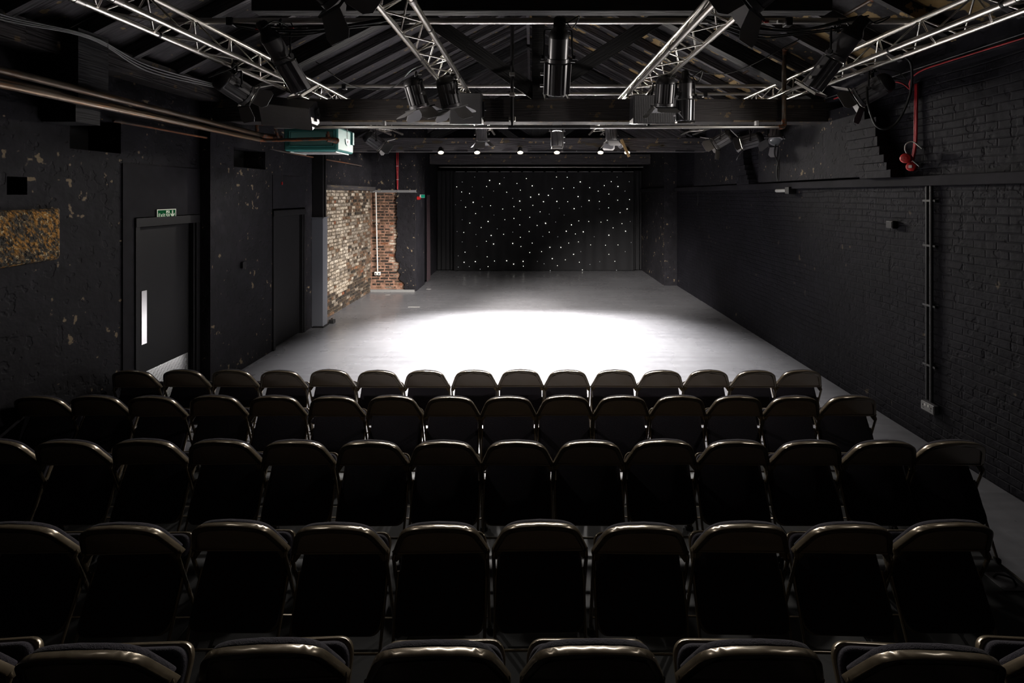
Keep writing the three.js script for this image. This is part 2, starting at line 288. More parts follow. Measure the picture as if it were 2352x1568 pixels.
part('angle', [rbox(1.22, 0.06, 0.06, 0.004), box(1.22, 0.01, 0.16, 0, -0.03, -0.05)], std({ color: lin(0.2, 0.2, 0.21), roughness: 0.5 }), lintel);
for (const x of [-0.5, -0.28, 0.14, 0.44]) part('bolt', new THREE.CylinderGeometry(0.012, 0.012, 0.012, 8).rotateX(Math.PI / 2).translate(x, 0, 0.034), M.steel, lintel);
const lintel2 = thing('timber_lintel', 'black timber lintel running over the exposed brick side wall', 'lintel', [-4.12, 2.66, -11.1]);
part('timber', rbox(0.16, 0.1, 3.1, 0.01), M.wood, lintel2);
const col = thing('steel_column', 'blue-grey boxed steel column at the near edge of the exposed brick', 'column', [-4.05, 0, -9.23]);
part('boxing', rbox(0.22, 2.07, 0.2, 0.008, 0, 1.035, 0), M.column, col);
part('upper_stanchion', [rbox(0.2, 1.6, 0.03, 0.004, 0, 2.87, 0.06), rbox(0.2, 1.6, 0.03, 0.004, 0, 2.87, -0.06), box(0.03, 1.6, 0.12, 0, 2.87, 0)], M.blackMetal, col);
part('cap_plate', rbox(0.26, 0.02, 0.24, 0.004, 0.0, 2.075, 0), M.column, col);
part('base_plate', rbox(0.2, 0.03, 0.26, 0.004, 0.03, 0.015, 0), M.blackMetal, col);

// right wall
const wallRight = struct('wall_right');
part('masonry', wallGeo(1, 4.016, 0.4, poly([[NEAR, 0], [13.36, 0], [13.36, EAVE], [NEAR, EAVE]])), M.wallBrick, wallRight);
part('far_masonry', box2(3.66, 4.4, 0, EAVE + 0.4, -13.35, -16.6), M.wallChip, wallRight);
part('upper_pier', box2(3.87, 4.1, 2.72, 3.6, -5.62, -8.25), M.wallChip, wallRight);
part('upper_pier', box2(3.87, 4.1, 2.72, 3.6, -8.95, -11.5), M.wallChip, wallRight);
[[5.42, 3.33], [5.42, 3.22], [5.4, 3.11], [5.36, 3.0], [5.3, 2.91], [5.25, 2.82], [5.2, 2.74]].forEach(([d, y], i) => {
  const h = (i < 3 ? 0.109 : i < 4 ? 0.1 : 0.088);
  part('block', boxUV(rbox(0.17 + 0.012 * (i % 2), h, 0.5, 0.006).translate(3.948, y, -d - 0.25)), M.wallNear, wallRight);
  part('block', boxUV(rbox(0.17, h, 0.5, 0.006).translate(3.95, y, -d - 3.66)), M.wallNear, wallRight);
});
const trim1 = struct('trim_1');   // ledge along the right wall
part('ledge', boxUV(rbox(0.09, 0.1, 15.6, 0.008, 3.99, 2.65, -5.6)), M.wallSmooth, trim1);
part('ledge', boxUV(rbox(0.09, 0.1, 3.1, 0.008, 3.64, 2.65, -14.9)), M.wallSmooth, trim1);
const gable = z => { const s = poly([[-4.7, 0], [4.5, 0], [4.5, EAVE], [-0.07, RIDGE + 0.2], [-4.7, EAVE]]); const g = ext(s, 0.3); g.translate(0, 0, z); return g; };
const wallBack = struct('wall_back'); part('masonry', gable(-16.8), M.wallNear, wallBack);
const wallFront = struct('wall_front'); part('masonry', gable(2.2), M.wallNear, wallFront);

// roof: boarding, rafters, tie beams, king posts, struts, wall plates
const ceiling = struct('ceiling');
const slopeBar = (side, dz, w, h, drop, over = 0) => {   // a bar lying under one slope
  const x0 = side < 0 ? -4.55 : 4.4, k = (RIDGE - EAVE) / (side < 0 ? 4.18 : 4.04), y0 = EAVE + (side < 0 ? (-4.25 - x0) : (x0 - 3.97)) * -k;
  return beamBar([x0, y0 - drop, -dz], [-0.07, RIDGE - drop, -dz], w, h);
};
part('roof_boarding', slopeBar(-1, 7.2, 19.5, 0.04, -0.05), M.wood, ceiling);
part('roof_boarding', slopeBar(1, 7.2, 19.5, 0.04, -0.05), M.flaked, ceiling);
for (let d = -1.6; d < 16.4; d += 0.6) for (const s of [-1, 1]) part('rafter', slopeBar(s, d + rr(-0.03, 0.03), rr(0.055, 0.075), 0.13, 0.045 + rr(0, 0.02)), rnd() < 0.35 && s > 0 && d < 5 ? M.flaked : M.wood, ceiling);
part('ridge_board', box2(-0.1, -0.04, RIDGE - 0.25, RIDGE + 0.05, 2.1, -16.5), M.wood, ceiling);
for (const d of [2.0, 6.3, 10.6, 14.9]) {
  part('tie_beam', boxUV(rbox(8.5, 0.3, 0.3, 0.014, -0.1, 3.61, -d - 0.15)), d > 5 && d < 7 ? M.beamWood : M.wood, ceiling);
  part('king_post', boxUV(rbox(0.17, 2.3, 0.16, 0.01, 0.09, 4.9, -d - 0.15)), M.darkWood, ceiling);
  part('strut', beamBar([0.06, 3.86, -d - 0.15], [-1.75, 5.12, -d - 0.15], 0.13, 0.19, [0, 0.8, 0.1]), M.darkWood, ceiling);
  part('strut', beamBar([0.12, 3.86, -d - 0.15], [1.85, 4.96, -d - 0.15], 0.13, 0.19, [0, 0.8, 0.1]), M.darkWood, ceiling);
  for (const s of [-1, 1]) part('principal_rafter', slopeBar(s, d + 0.15, 0.15, 0.2, 0.2), M.darkWood, ceiling);
}
part('collar_beam', boxUV(rbox(5.6, 0.24, 0.14, 0.01, 0.1, 4.4, -4.72)), M.darkWood, ceiling);
part('wall_plate', boxUV(rbox(0.24, 0.22, 11.4, 0.01, -4.2, 3.83, -3.5)), M.beamWood, ceiling);
part('wall_plate', boxUV(rbox(0.22, 0.22, 15.5, 0.01, 3.94, 3.82, -5.6)), M.wallNear, ceiling);
part('corbel', [box2(-4.3, -3.94, 3.3, 3.96, -4.2, -4.5), box2(-4.3, -4.0, 3.15, 3.3, -4.24, -4.48)], M.darkWood, ceiling);
for (let x = -2.6; x < 3.6;) { const L = rr(0.15, 0.9); if (rnd() < 0.8) part('worn_edge', box(Math.min(L, 3.6 - x), 0.022, 0.012, x + L / 2, 3.468, -6.296), M.mortarBrown, ceiling); x += L + rr(0.02, 0.12); }
for (let x = -3.6; x < 3.6;) { const L = rr(0.2, 1.2); if (rnd() < 0.75) part('worn_edge', box(L, 0.02, 0.012, x + L / 2, 3.468, -10.596), M.wallSmooth, ceiling); x += L + rr(0.02, 0.2); }
for (let i = 0; i < 16; i++) {   // ragged flakes of old paint on the second tie beam
  const n = 11, w = rr(0.05, 0.2), h = rr(0.015, 0.05), pts = []; for (let k = 0; k < n; k++) { const a = k / n * 6.283, q = rr(0.45, 1); pts.push([Math.cos(a) * w * q, Math.sin(a) * h * q]); }
  part('paint_flake', ext(poly(pts), 0.004).translate(rr(-3, 3.2), rr(3.52, 3.7), -10.6), std({ color: lin(0.07, 0.055, 0.035), roughness: 0.9 }), ceiling);
}

// doors
function door(name, x, d0, d1, plates) {
  const g = struct(name, [x, 0, -(d0 + d1) / 2]); const w = d1 - d0, h = 2.255;
  const J = (z0, z1, y0, y1, dep, out) => boxUV(rbox(dep, y1 - y0, z1 - z0, 0.006, out - dep / 2, (y0 + y1) / 2, (z0 + z1) / 2));
  part('door_frame', [J(-w / 2, -w / 2 + 0.06, 0, h, 0.2, 0.025), J(w / 2 - 0.06, w / 2, 0, h, 0.2, 0.025), J(-w / 2, w / 2, h - 0.1, h, 0.2, 0.03), J(-w / 2 + 0.06, -w / 2 + 0.09, 0, h - 0.1, 0.16, 0.005), J(w / 2 - 0.09, w / 2 - 0.06, 0, h - 0.1, 0.16, -0.02)], M.joinery, g);
  part('door_leaf', boxUV(rbox(0.045, h - 0.125, w - 0.19, 0.004, -0.072, (h - 0.1) / 2 + 0.005, 0)), M.joinery, g);
  part('door_back', box2(-0.16, -0.2, 0, h, -w / 2, w / 2), M.riserBlack, g);
  if (plates) {
    const kp = part('kick_plate', rbox(0.004, 0.5, w - 0.24, 0.001, -0.047, 0.27, 0), M.brightSteel, g); kp.userData.label = 'bright metal chequer kick plate';
    const tread = []; for (let i = 0; i < 24; i++) for (let j = 0; j < 14; j++) { const t = new THREE.BoxGeometry(0.003, 0.007, 0.03); t.rotateX((i + j) % 2 ? 0.8 : -0.8); t.translate(-0.0445, 0.05 + j * 0.034, -w / 2 + 0.15 + i * (w - 0.3) / 23); tread.push(t); }
    part('tread_pattern', tread, M.brightSteel, kp);
    const pp = part('pull_plate', rbox(0.006, 0.6, 0.075, 0.002, -0.046, 1.135, w / 2 - 0.2), M.brightSteel, g); pp.userData.label = 'bright vertical metal push plate';
  }
  return g;
}
door('door_1', -4.3, 5.22, 6.23, true);
door('door_2', -4.16, 7.75, 8.86, false);

// ---------------------------------------------------------------- seating risers
function riser(label, h, x0, x1, dFar, dNear) {
  const o = thing('seating_riser', label, 'platform', [(x0 + x1) / 2, 0, -(dFar + dNear) / 2]); const W = x1 - x0, D = dFar - dNear, n = Math.round(W / 1.22);
  for (let i = 0; i < n; i++) part('deck_panel', rbox(W / n - 0.006, 0.03, D, 0.003, -W / 2 + (i + 0.5) * W / n, h - 0.015, 0), M.riser, o);
  part('fascia', [box(W, h - 0.032, 0.02, 0, (h - 0.032) / 2, -D / 2 + 0.012), box(0.02, h - 0.032, D, W / 2 - 0.012, (h - 0.032) / 2, 0), box(0.02, h - 0.032, D, -W / 2 + 0.012, (h - 0.032) / 2, 0)], M.riserBlack, o);
  part('edge_trim', [rbox(0.012, 0.035, D, 0.002, W / 2 + 0.003, h - 0.016, 0), rbox(W, 0.035, 0.012, 0.002, 0, h - 0.016, -D / 2 - 0.003)], std({ color: lin(0.2, 0.18, 0.14), roughness: 0.5 }), o);
  return o;
}
riser('low black riser under the second row of folding chairs', 0.1, -4.25, 2.95, 4.5, 3.62);
const riserB = riser('middle riser with a pale edge under the third and fourth rows of chairs', 0.186, -4.25, 2.95, 3.6, 1.93);
riser('tallest riser under the back row of folding chairs nearest the camera', 0.36, -4.25, 2.95, 1.91, -0.4);
const hatch = thing('floor_socket_plate', 'pale floor plate with a cable loop beside the right end of the fourth row', 'plate', [2.84, 0.186, -2.9]);
part('plate', rbox(0.14, 0.006, 0.14, 0.002, 0, 0.004, 0), M.fixture, hatch); part('cable_loop', tube([[-0.04, 0.008, -0.03], [-0.03, 0.04, -0.01], [0.02, 0.04, 0.02], [0.04, 0.008, 0.03]], 0.006), M.cable, hatch);

// ---------------------------------------------------------------- folding chairs with tipped-up seats
const PROFILE = [[0.238, 0.54], [0.221, 0.59], [0.203, 0.638], [0.181, 0.689], [0.149, 0.72], [0.092, 0.741], [0, 0.751]];   // half outline of the back, from the lower corner to the crown
function shellOutline(kx, ky, y0 = 0.54) {
  const half = new THREE.SplineCurve(PROFILE.map(([x, y]) => new THREE.Vector2(x * kx, 0.54 + (y - 0.54) * ky))).getPoints(22).filter(q => q.y >= y0 - 1e-6);
  const pts = half.concat(half.slice(0, -1).reverse().map(q => new THREE.Vector2(-q.x, q.y))); return new THREE.Shape(pts);
}
function roundedRect(w, h, r) {
  const s = new THREE.Shape(), x = -w / 2, y = -h / 2; s.moveTo(x + r, y); s.lineTo(x + w - r, y); s.quadraticCurveTo(x + w, y, x + w, y + r); s.lineTo(x + w, y + h - r); s.quadraticCurveTo(x + w, y + h, x + w - r, y + h); s.lineTo(x + r, y + h); s.quadraticCurveTo(x, y + h, x, y + h - r); s.lineTo(x, y + r); s.quadraticCurveTo(x, y, x + r, y); return s;
}
function smooth(g, a = 0.95) { g.deleteAttribute('normal'); g.deleteAttribute('uv'); return boxUV(toCreasedNormals(mergeVertices(g, 1e-4), a)); }
function makeChair() {
  const o = thing('folding_chair', '', 'chair', [0, 0, 0], 0);
  const lean = g => { const p = g.attributes.position; for (let i = 0; i < p.count; i++) p.setZ(i, p.getZ(i) - (p.getY(i) > 0.53 ? (0.75 - p.getY(i)) * 0.5 : 0.11 + (0.53 - p.getY(i)) * 0.35) - 0.35 * p.getX(i) * p.getX(i) * (p.getY(i) > 0.53 ? 1 : 0)); return smooth(g); };
  const out = shellOutline(1, 1), inn = shellOutline(0.92, 0.87);
  const shellPts = inn.getPoints();
  const ring = new THREE.Shape(out.getPoints().concat(shellPts.slice().reverse()));
  const hoop = ext(ring, 0.026, 0.003, 2, 10); hoop.translate(0, 0, -0.023);
  const legTube = s => tube([[s * 0.23, 0.56, 0], [s * 0.231, 0.53, 0], [s * 0.231, 0.48, 0], [s * 0.23, 0.25, 0], [s * 0.229, 0.02, 0]], 0.0095, 30, 8);
  const frame = part('back_frame', [lean(hoop), lean(legTube(1)), lean(legTube(-1)), lean(rod([-0.229, 0.1, 0], [0.229, 0.1, 0], 0.006, 8))], M.bronze, o);
  const shell = part('backrest', [lean(ext(new THREE.Shape(shellPts), 0.004, 0.001, 1, 10).translate(0, 0, -0.006)), lean(rod([-0.212, 0.55, 0.0], [0.212, 0.55, 0.0], 0.006, 8))], M.bronzeShell, o);
  part('back_pad', lean(ext(shellOutline(0.9, 0.96, 0.56), 0.012, 0.012, 3, 10).translate(0, 0, -0.042)), M.cloth, o);
  for (const s of [-1, 1]) part('corner_bracket', lean(ext(poly(s > 0 ? [[0.19, 0.542], [0.237, 0.542], [0.233, 0.516], [0.216, 0.505]] : [[-0.237, 0.542], [-0.19, 0.542], [-0.216, 0.505], [-0.233, 0.516]]), 0.006).translate(0, 0, -0.004)), M.bronze, o);
  const tip = g0 => { const g = smooth(g0); g.rotateX(-0.5); g.translate(0, 0.368, -0.16); return g; };
  const seat = part('seat', tip(ext(roundedRect(0.43, 0.41, 0.055), 0.018, 0.004, 2, 8).translate(0, 0, -0.02)), M.bronze, o);
  part('seat_cushion', tip(ext(roundedRect(0.4, 0.376, 0.05), 0.014, 0.014, 3, 8).translate(0, 0, 0.006)), M.cloth, seat);
  for (const s of [-1, 1]) {
    part('rear_leg', [rod([s * 0.222, 0.42, -0.17], [s * 0.22, 0.02, -0.0], 0.008, 8), rod([s * 0.21, 0.38, -0.165], [s * 0.231, 0.38, -0.165], 0.013, 8)], M.bronze, o);
    part('foot_cap', rbox(0.032, 0.03, 0.036, 0.008, s * 0.228, 0.015, -0.29), M.rubber, o);
    part('foot_cap', rbox(0.03, 0.03, 0.034, 0.008, s * 0.22, 0.015, 0.0), M.rubber, o);
  }
  part('stretcher', rod([-0.22, 0.12, -0.042], [0.22, 0.12, -0.042], 0.006, 8), M.bronze, o);
  numberKids(o);
  return o;
}
const ORD = ['first', 'second', 'third', 'fourth', 'fifth', 'sixth', 'seventh', 'eighth', 'ninth', 'tenth', 'eleventh', 'twelfth', 'thirteenth', 'fourteenth', 'fifteenth'];
const ROWS = [
  ['front row along the stage floor', 4.82, 0, [-4.025, -3.528, -3.032, -2.531, -2.043, -1.551, -1.068, -0.581, -0.111, 0.363, 0.842, 1.312, 1.786, 2.261, 2.726]],
  ['second row from the stage', 3.956, 0.1, [-4.089, -3.632, -3.146, -2.642, -2.138, -1.641, -1.158, -0.672, -0.194, 0.281, 0.756, 1.235, 1.710, 2.185, 2.664]],
  ['middle row', 3.067, 0.186, [-3.495, -3.004, -2.514, -2.017, -1.532, -1.044, -0.568, -0.094, 0.377, 0.853, 1.327, 1.800, 2.280, 2.725]],
  ['fourth row from the stage', 2.288, 0.186, [-2.496, -1.979, -1.460, -0.950, -0.448, 0.043, 0.538, 1.040, 1.544, 2.048]],
  ['back row nearest the camera', 1.468, 0.36, [-1.960, -1.410, -0.847, -0.307, 0.201, 0.721, 1.272, 1.809]],
];
const chairs = makeChair(); let firstChair = true;
ROWS.forEach(([row, d, h, xs], r) => xs.forEach((x, i) => {
  const c = firstChair ? chairs : chairs.clone(); if (!firstChair) { c.name = numbered('folding_chair'); scene.add(c); } firstChair = false;
  c.position.set(x, h, -d + rr(-0.012, 0.012)); c.rotation.y = rr(-0.02, 0.02) + (r === 4 ? -0.035 * x : r > 0 ? -0.008 * x : 0);
  const n = xs.length, last = i === n - 1;
  tag(c, 'bronze folding chair in the ' + row + (last ? ', at the right-hand end' : i === 0 ? ', at the left-hand end' : ', ' + ORD[i] + ' from the left'), 'chair', 'folding chairs in the ' + row);
}));

// ---------------------------------------------------------------- star cloth and drapes
function drapeGeo(x0, x1, y0, y1, z, folds, depth, seg = 140) {
  const g = new THREE.PlaneGeometry(x1 - x0, y1 - y0, seg, 10), p = g.attributes.position;
  for (let i = 0; i < p.count; i++) { const u = p.getX(i) / (x1 - x0), v = p.getY(i) / (y1 - y0); p.setZ(i, depth * Math.sin(u * folds * 6.283 + Math.sin(u * 23) * 0.7) * (0.7 + 0.3 * Math.sin(v * 3 + u * 9))); }
  const r = g; r.translate((x0 + x1) / 2, (y0 + y1) / 2, z); r.computeVertexNormals(); return r;
}
const cloth = thing('star_cloth', 'black star cloth with tiny white lights on the back wall', 'curtain', [0.4, 0, -15.9]);
const inCloth = g => g.translate(-0.4, 0, 15.9);
part('curtain', inCloth(drapeGeo(-2.56, 3.36, 0.02, 3.26, -15.93, 16, 0.018)), M.drape, cloth);
const starGeo = [0.006, 0.0095, 0.014].map(r => new THREE.SphereGeometry(r, 8, 6));
for (const [x, y, k] of [[-1.87, 3.09, 1], [-1.38, 2.98, 3], [-0.90, 3.07, 1], [-0.17, 3.04, 2], [-2.28, 2.93, 1], [-1.05, 2.87, 3], [-0.48, 2.88, 2], [0.02, 2.80, 3], [-2.46, 2.77, 2], [-1.95, 2.77, 1], [-1.48, 2.78, 2], [-1.25, 2.63, 1], [-0.82, 2.59, 2], [-0.37, 2.66, 2], [-2.30, 2.60, 2], [-2.04, 2.55, 2], [0.24, 2.52, 3], [-1.60, 2.43, 1], [-0.03, 2.43, 3], [-0.62, 2.39, 1], [-2.32, 2.32, 1], [-0.39, 2.30, 3], [0.39, 2.28, 3], [-1.92, 2.26, 3], [-2.50, 2.18, 1], [-1.35, 2.15, 2], [0.04, 2.16, 2], [-1.63, 2.12, 1], [-2.17, 2.10, 2], [-0.58, 2.12, 2], [-0.95, 2.04, 2], [-0.37, 2.01, 2], [-1.84, 1.89, 2], [0.28, 1.95, 2], [-1.24, 1.84, 1], [-0.58, 1.73, 2], [-0.06, 1.77, 2], [-2.28, 1.69, 1], [-0.88, 1.69, 2], [-1.43, 1.63, 3], [-2.03, 1.58, 2], [-0.39, 1.52, 2], [0.46, 1.57, 3], [0.18, 1.50, 2], [-1.66, 1.43, 2], [-1.13, 1.39, 1], [-2.45, 1.30, 1], [-0.08, 1.30, 2], [-0.62, 1.28, 1], [-2.23, 1.27, 2], [-1.83, 1.20, 1], [-0.92, 1.21, 2], [-1.33, 1.17, 3], [-0.37, 1.11, 2], [0.37, 1.14, 1], [-1.49, 0.98, 2], [-2.28, 0.96, 1], [0.02, 0.92, 2], [-0.62, 0.91, 3], [-1.25, 0.89, 3], [-1.80, 0.81, 1], [-0.35, 0.81, 2], [-2.19, 0.62, 2], [-0.06, 0.61, 2], [0.33, 0.64, 2], [-2.41, 0.50, 1], [-1.46, 0.47, 2], [-2.22, 0.29, 3], [-1.85, 0.31, 3], [-1.22, 0.33, 2], [-0.82, 0.34, 3], [-0.59, 0.23, 3], [-0.28, 0.32, 3], [0.19, 0.32, 1], [0.41, 0.24, 1], [-1.43, 0.15, 2], [-2.05, 0.15, 1], [-2.41, 0.13, 1], [-0.27, 0.16, 2], [-1.69, 0.06, 1], [0.82, 3.09, 2], [1.17, 3.08, 2], [2.81, 3.09, 1], [1.60, 2.93, 3], [2.62, 2.94, 2], [3.21, 2.94, 1], [2.39, 2.81, 2], [0.68, 2.71, 2], [1.05, 2.72, 2], [1.39, 2.74, 2], [1.91, 2.74, 2], [2.84, 2.78, 3], [2.19, 2.63, 2], [3.07, 2.63, 1], [2.54, 2.53, 2], [0.55, 2.49, 3], [1.53, 2.45, 3], [3.22, 2.35, 2], [0.83, 2.29, 3], [1.19, 2.28, 2], [1.89, 2.32, 3], [2.23, 2.29, 2], [2.83, 2.33, 2], [0.91, 2.07, 1], [1.40, 2.05, 3], [1.64, 2.12, 1], [2.53, 2.08, 2], [3.14, 2.04, 3], [2.23, 2.04, 1], [0.58, 1.87, 1], [1.07, 1.84, 1], [2.91, 1.92, 2], [1.55, 1.65, 2], [1.88, 1.63, 2], [2.49, 1.67, 2], [0.79, 1.61, 1], [2.28, 1.61, 2], [3.24, 1.63, 1], [0.46, 1.57, 3], [1.31, 1.52, 3], [2.97, 1.56, 2], [2.68, 1.42, 2], [1.14, 1.31, 3], [1.70, 1.29, 3], [3.09, 1.31, 3], [0.58, 1.28, 2], [1.44, 1.22, 2], [0.86, 1.13, 1], [2.06, 1.13, 1], [2.54, 1.18, 3], [3.27, 0.94, 1], [1.22, 0.92, 2], [1.54, 0.96, 2], [0.60, 0.78, 3], [0.96, 0.78, 3], [1.94, 0.86, 2], [2.43, 0.85, 2], [2.84, 0.86, 2], [1.62, 0.64, 1], [3.08, 0.64, 1], [1.38, 0.55, 3], [2.54, 0.55, 2], [0.68, 0.41, 3], [1.11, 0.37, 2], [2.74, 0.32, 2], [1.57, 0.29, 2], [1.92, 0.22, 1], [2.24, 0.31, 1], [0.85, 0.18, 2], [1.67, 0.04, 2], [0.61, 0.02, 1], [2.79, 0.03, 1]]) { const m = shade(new THREE.Mesh(starGeo[k - 1], k === 1 ? M.starDim : M.star)); m.name = 'star_light'; m.position.set(x - 0.4, y, 0.012); cloth.add(m); }
for (let x = -2.5; x < 3.4; x += 0.37) part('tie', rbox(0.3, 0.014, 0.012, 0.004, x - 0.4 + 0.15, 3.265, 0.0), M.paleGrey, cloth);
const legL = thing('side_drape', 'narrow black drape hanging left of the star cloth', 'curtain', [-2.84, 0, -16.0]); part('curtain', drapeGeo(-0.28, 0.28, 0.03, 3.3, 0, 4, 0.03, 40), M.drape, legL);
const legR = thing('side_drape', 'narrow black drape hanging right of the star cloth', 'curtain', [3.5, 0, -16.0]); part('curtain', drapeGeo(-0.14, 0.14, 0.03, 3.3, 0, 2, 0.03, 30), M.drape, legR);
const plum = thing('side_drape', 'dark plum drape gathered beside the painted brick pier', 'curtain', [-2.96, 0, -13.85]); part('curtain', drapeGeo(-0.26, 0.26, 0.05, 2.5, 0, 4, 0.03, 40).rotateY(Math.PI / 2), M.plumDrape, plum);
const rail = thing('curtain_rail', 'thin black rail spanning above the star cloth', 'rail', [0.3, 3.4, -15.6]); part('tube', rod([-3.3, 0, 0], [3.3, 0, 0], 0.02, 10), M.steel, rail);
for (const x of [-2.1, 0.55, 2.3]) part('hanger', rod([x, 0, 0], [x, -0.1, -0.28], 0.01, 6), M.blackMetal, rail);
part('hanger', [rod([-2.6, 0, 0], [-2.6, 0.42, 0.1], 0.012, 6), rod([2.8, 0, 0], [2.8, 0.42, 0.1], 0.012, 6)], M.blackMetal, rail);

// ---------------------------------------------------------------- lighting trusses and bars
const unitBrace = new THREE.CylinderGeometry(0.0085, 0.0085, 1, 6);
function brace(a, b) {
  const m = new THREE.Mesh(unitBrace, M.alu); const p = V(...a), q = V(...b), d = q.clone().sub(p);
  m.position.copy(p).add(q).multiplyScalar(0.5); m.scale.set(1, d.length(), 1); m.quaternion.setFromUnitVectors(V(0, 1, 0), d.normalize()); m.name = 'brace'; return shade(m);
}
function truss(x, label, zEnd = 10.4) {
  const o = thing('lighting_truss', label, 'truss', [x, 3.81, 0], 0, 'lighting trusses under the roof'); const W = 0.127, H = 0.21, z0 = 0.6;
  for (const [cx, cy] of [[-W, 0], [W, 0], [0, H]]) part('chord', rod([cx, cy, -z0], [cx, cy, -zEnd], 0.025, 16), M.alu, o);
  for (const [cx, cy] of [[-W, 0], [W, 0], [0, H]]) part('coupler', [rod([cx, cy, -3.2], [cx, cy, -3.27], 0.0285, 14), rod([cx, cy, -8.2], [cx, cy, -8.27], 0.0285, 14)], M.steel, o);
  const late = []; const P = 0.508;
  for (let k = -4; k < 16; k++) {
    const d = 3.395 + k * P; if (d < z0 || d + P > zEnd) continue;
    const faces = [[[-W, 0], [W, 0]], [[-W, 0], [0, H]], [[W, 0], [0, H]]];
    faces.forEach(([A, B], f) => {
      const a = [A[0], A[1], -d - 0.02], b = [B[0], B[1], -d - P / 2], a2 = [A[0], A[1], -d - P + 0.02];
      for (const [p, q] of [[a, b], [b, a2]]) { const m = brace(p, q); if (d < 6.2) o.add(m); else { m.updateMatrix(); late.push(unitBrace.clone().applyMatrix4(m.matrix)); } }
    });
  }
  if (late.length) { const m = part('far_braces', merge(late), M.alu, o); m.userData.kind = 'stuff'; }
  for (let d = 2.4; d < 6.2; d += rr(0.6, 1.1)) { const s = rnd() < 0.5 ? -1 : 1; part('tape_band', rod([s * W, 0, -d], [s * W, 0, -d - 0.025], 0.0262, 12), M.darkPlastic, o); }
  numberKids(o); return o;
}
truss(-2.908, 'silver triangular truss beside the left wall pipes, leftmost of the four');
truss(-0.928, 'silver triangular truss left of the middle roof post');
truss(1.368, 'silver triangular truss right of the middle roof post');
truss(3.35, 'silver triangular truss beside the right wall, rightmost of the four');
function bar(label, y, d, x0, x1, r = 0.024) { const o = thing('lighting_bar', label, 'bar', [(x0 + x1) / 2, y, -d]); part('tube', rod([x0 - (x0 + x1) / 2, 0, 0], [x1 - (x0 + x1) / 2, 0, 0], r, 14), M.steel, o);
  for (const x of [-0.42, 0.33]) part('half_coupler', rbox(0.06, 0.075, 0.075, 0.01, x * (x1 - x0), -0.012, 0), M.blackMetal, o); return o; }
bar('black lighting bar across the room in front of the roof post, carrying the middle spotlight', 4.055, 4.3, -3.2, 3.4, 0.027);
bar('lighting bar just beyond the first tie beam, upper of the two', 4.06, 6.9, -3.2, 3.4);
bar('lighting bar just beyond the first tie beam, lower of the two', 4.03, 7.3, -1.2, 3.4, 0.02);
const drop = thing('drop_tube', 'thin black vertical tube left of the middle roof post', 'tube', [-0.25, 0, -6.24]);
part('tube', rod([0, 3.45, 0], [0, 5.3, 0], 0.024, 12), M.blackMetal, drop); part('clamp', [rbox(0.07, 0.05, 0.08, 0.008, 0, 3.8, 0), rbox(0.07, 0.05, 0.08, 0.008, 0, 4.06, 0), rbox(0.09, 0.06, 0.06, 0.008, 0, 3.49, -0.02)], M.steel, drop);

// ---------------------------------------------------------------- pipes and heater
const pipeA = thing('heating_pipe', 'rusty heating pipe high on the left wall, upper of the pair', 'pipe', [-3.9, 3.4, -5]);
part('pipe', rod([0, 0.075, 4.5], [0, -0.03, -2.0], 0.031, 14), M.pipe, pipeA);
part('elbow', tube([[0, -0.03, -1.98], [0.02, -0.03, -2.06], [0.1, -0.035, -2.1], [0.22, -0.05, -2.12]], 0.036, 16, 10), M.rust, pipeA);
part('valve', [rod([-0.02, -0.05, -1.9], [-0.02, 0.2, -1.9], 0.024, 10), rbox(0.1, 0.07, 0.08, 0.015, -0.02, 0.14, -1.9), rod([0.03, 0.13, -1.9], [0.2, 0.12, -1.95], 0.028, 10), rbox(0.09, 0.05, 0.06, 0.012, 0.22, 0.12, -1.96), rod([0.2, 0.1, -1.96], [0.2, -0.06, -2.06], 0.02, 8), new THREE.CylinderGeometry(0.045, 0.045, 0.05, 12).rotateZ(1.57).translate(0.16, -0.045, -2.1)], M.rust, pipeA);
const pipeB = thing('heating_pipe', 'pale worn heating pipe on the left wall, lower of the pair, bending across the heater', 'pipe', [-3.9, 3.3, -5]);
part('pipe', rod([0, 0.045, 4.5], [0, -0.005, -1.9], 0.031, 14), M.pipePale, pipeB);
part('elbow', tube([[0, -0.005, -1.88], [0.03, -0.006, -1.96], [0.12, -0.004, -1.98], [0.3, 0.0, -1.98], [0.98, 0.018, -1.98]], 0.026, 40, 10), M.rust, pipeB);
part('union', [rod([0.95, 0.012, -1.98], [1.06, 0.0, -2.08], 0.04, 10), rod([0.96, 0.02, -1.98], [0.95, 0.12, -2.0], 0.02, 8), rbox(0.05, 0.06, 0.05, 0.01, 0.95, 0.06, -2.0), new THREE.TorusGeometry(0.036, 0.012, 6, 14).translate(1.04, 0, -2.07)], M.rust, pipeB);
const pipeC = thing('heating_pipe', 'thin dark pipe on the left wall just behind the lower heating pipe', 'pipe', [-3.99, 3.35, -5]); part('pipe', rod([0, 0.06, 4.5], [0, -0.02, -2.2], 0.024, 12), M.pipe, pipeC);
for (const d of [2.6, 4.0, 5.4]) part('bracket', box(0.3, 0.02, 0.03, -0.13, 0.06 - 0.01 * (d - 2), 5 - d), M.blackMetal, pipeC);
const wallConduit = thing('cable_conduit', 'thin rusty conduit running below the wall pockets on the left wall', 'pipe', [-4.1, 3.2, -7]); part('conduit', rod([-0.14, 0.06, 2.1], [0.02, 0.0, -4.6], 0.014, 8), M.rust, wallConduit);

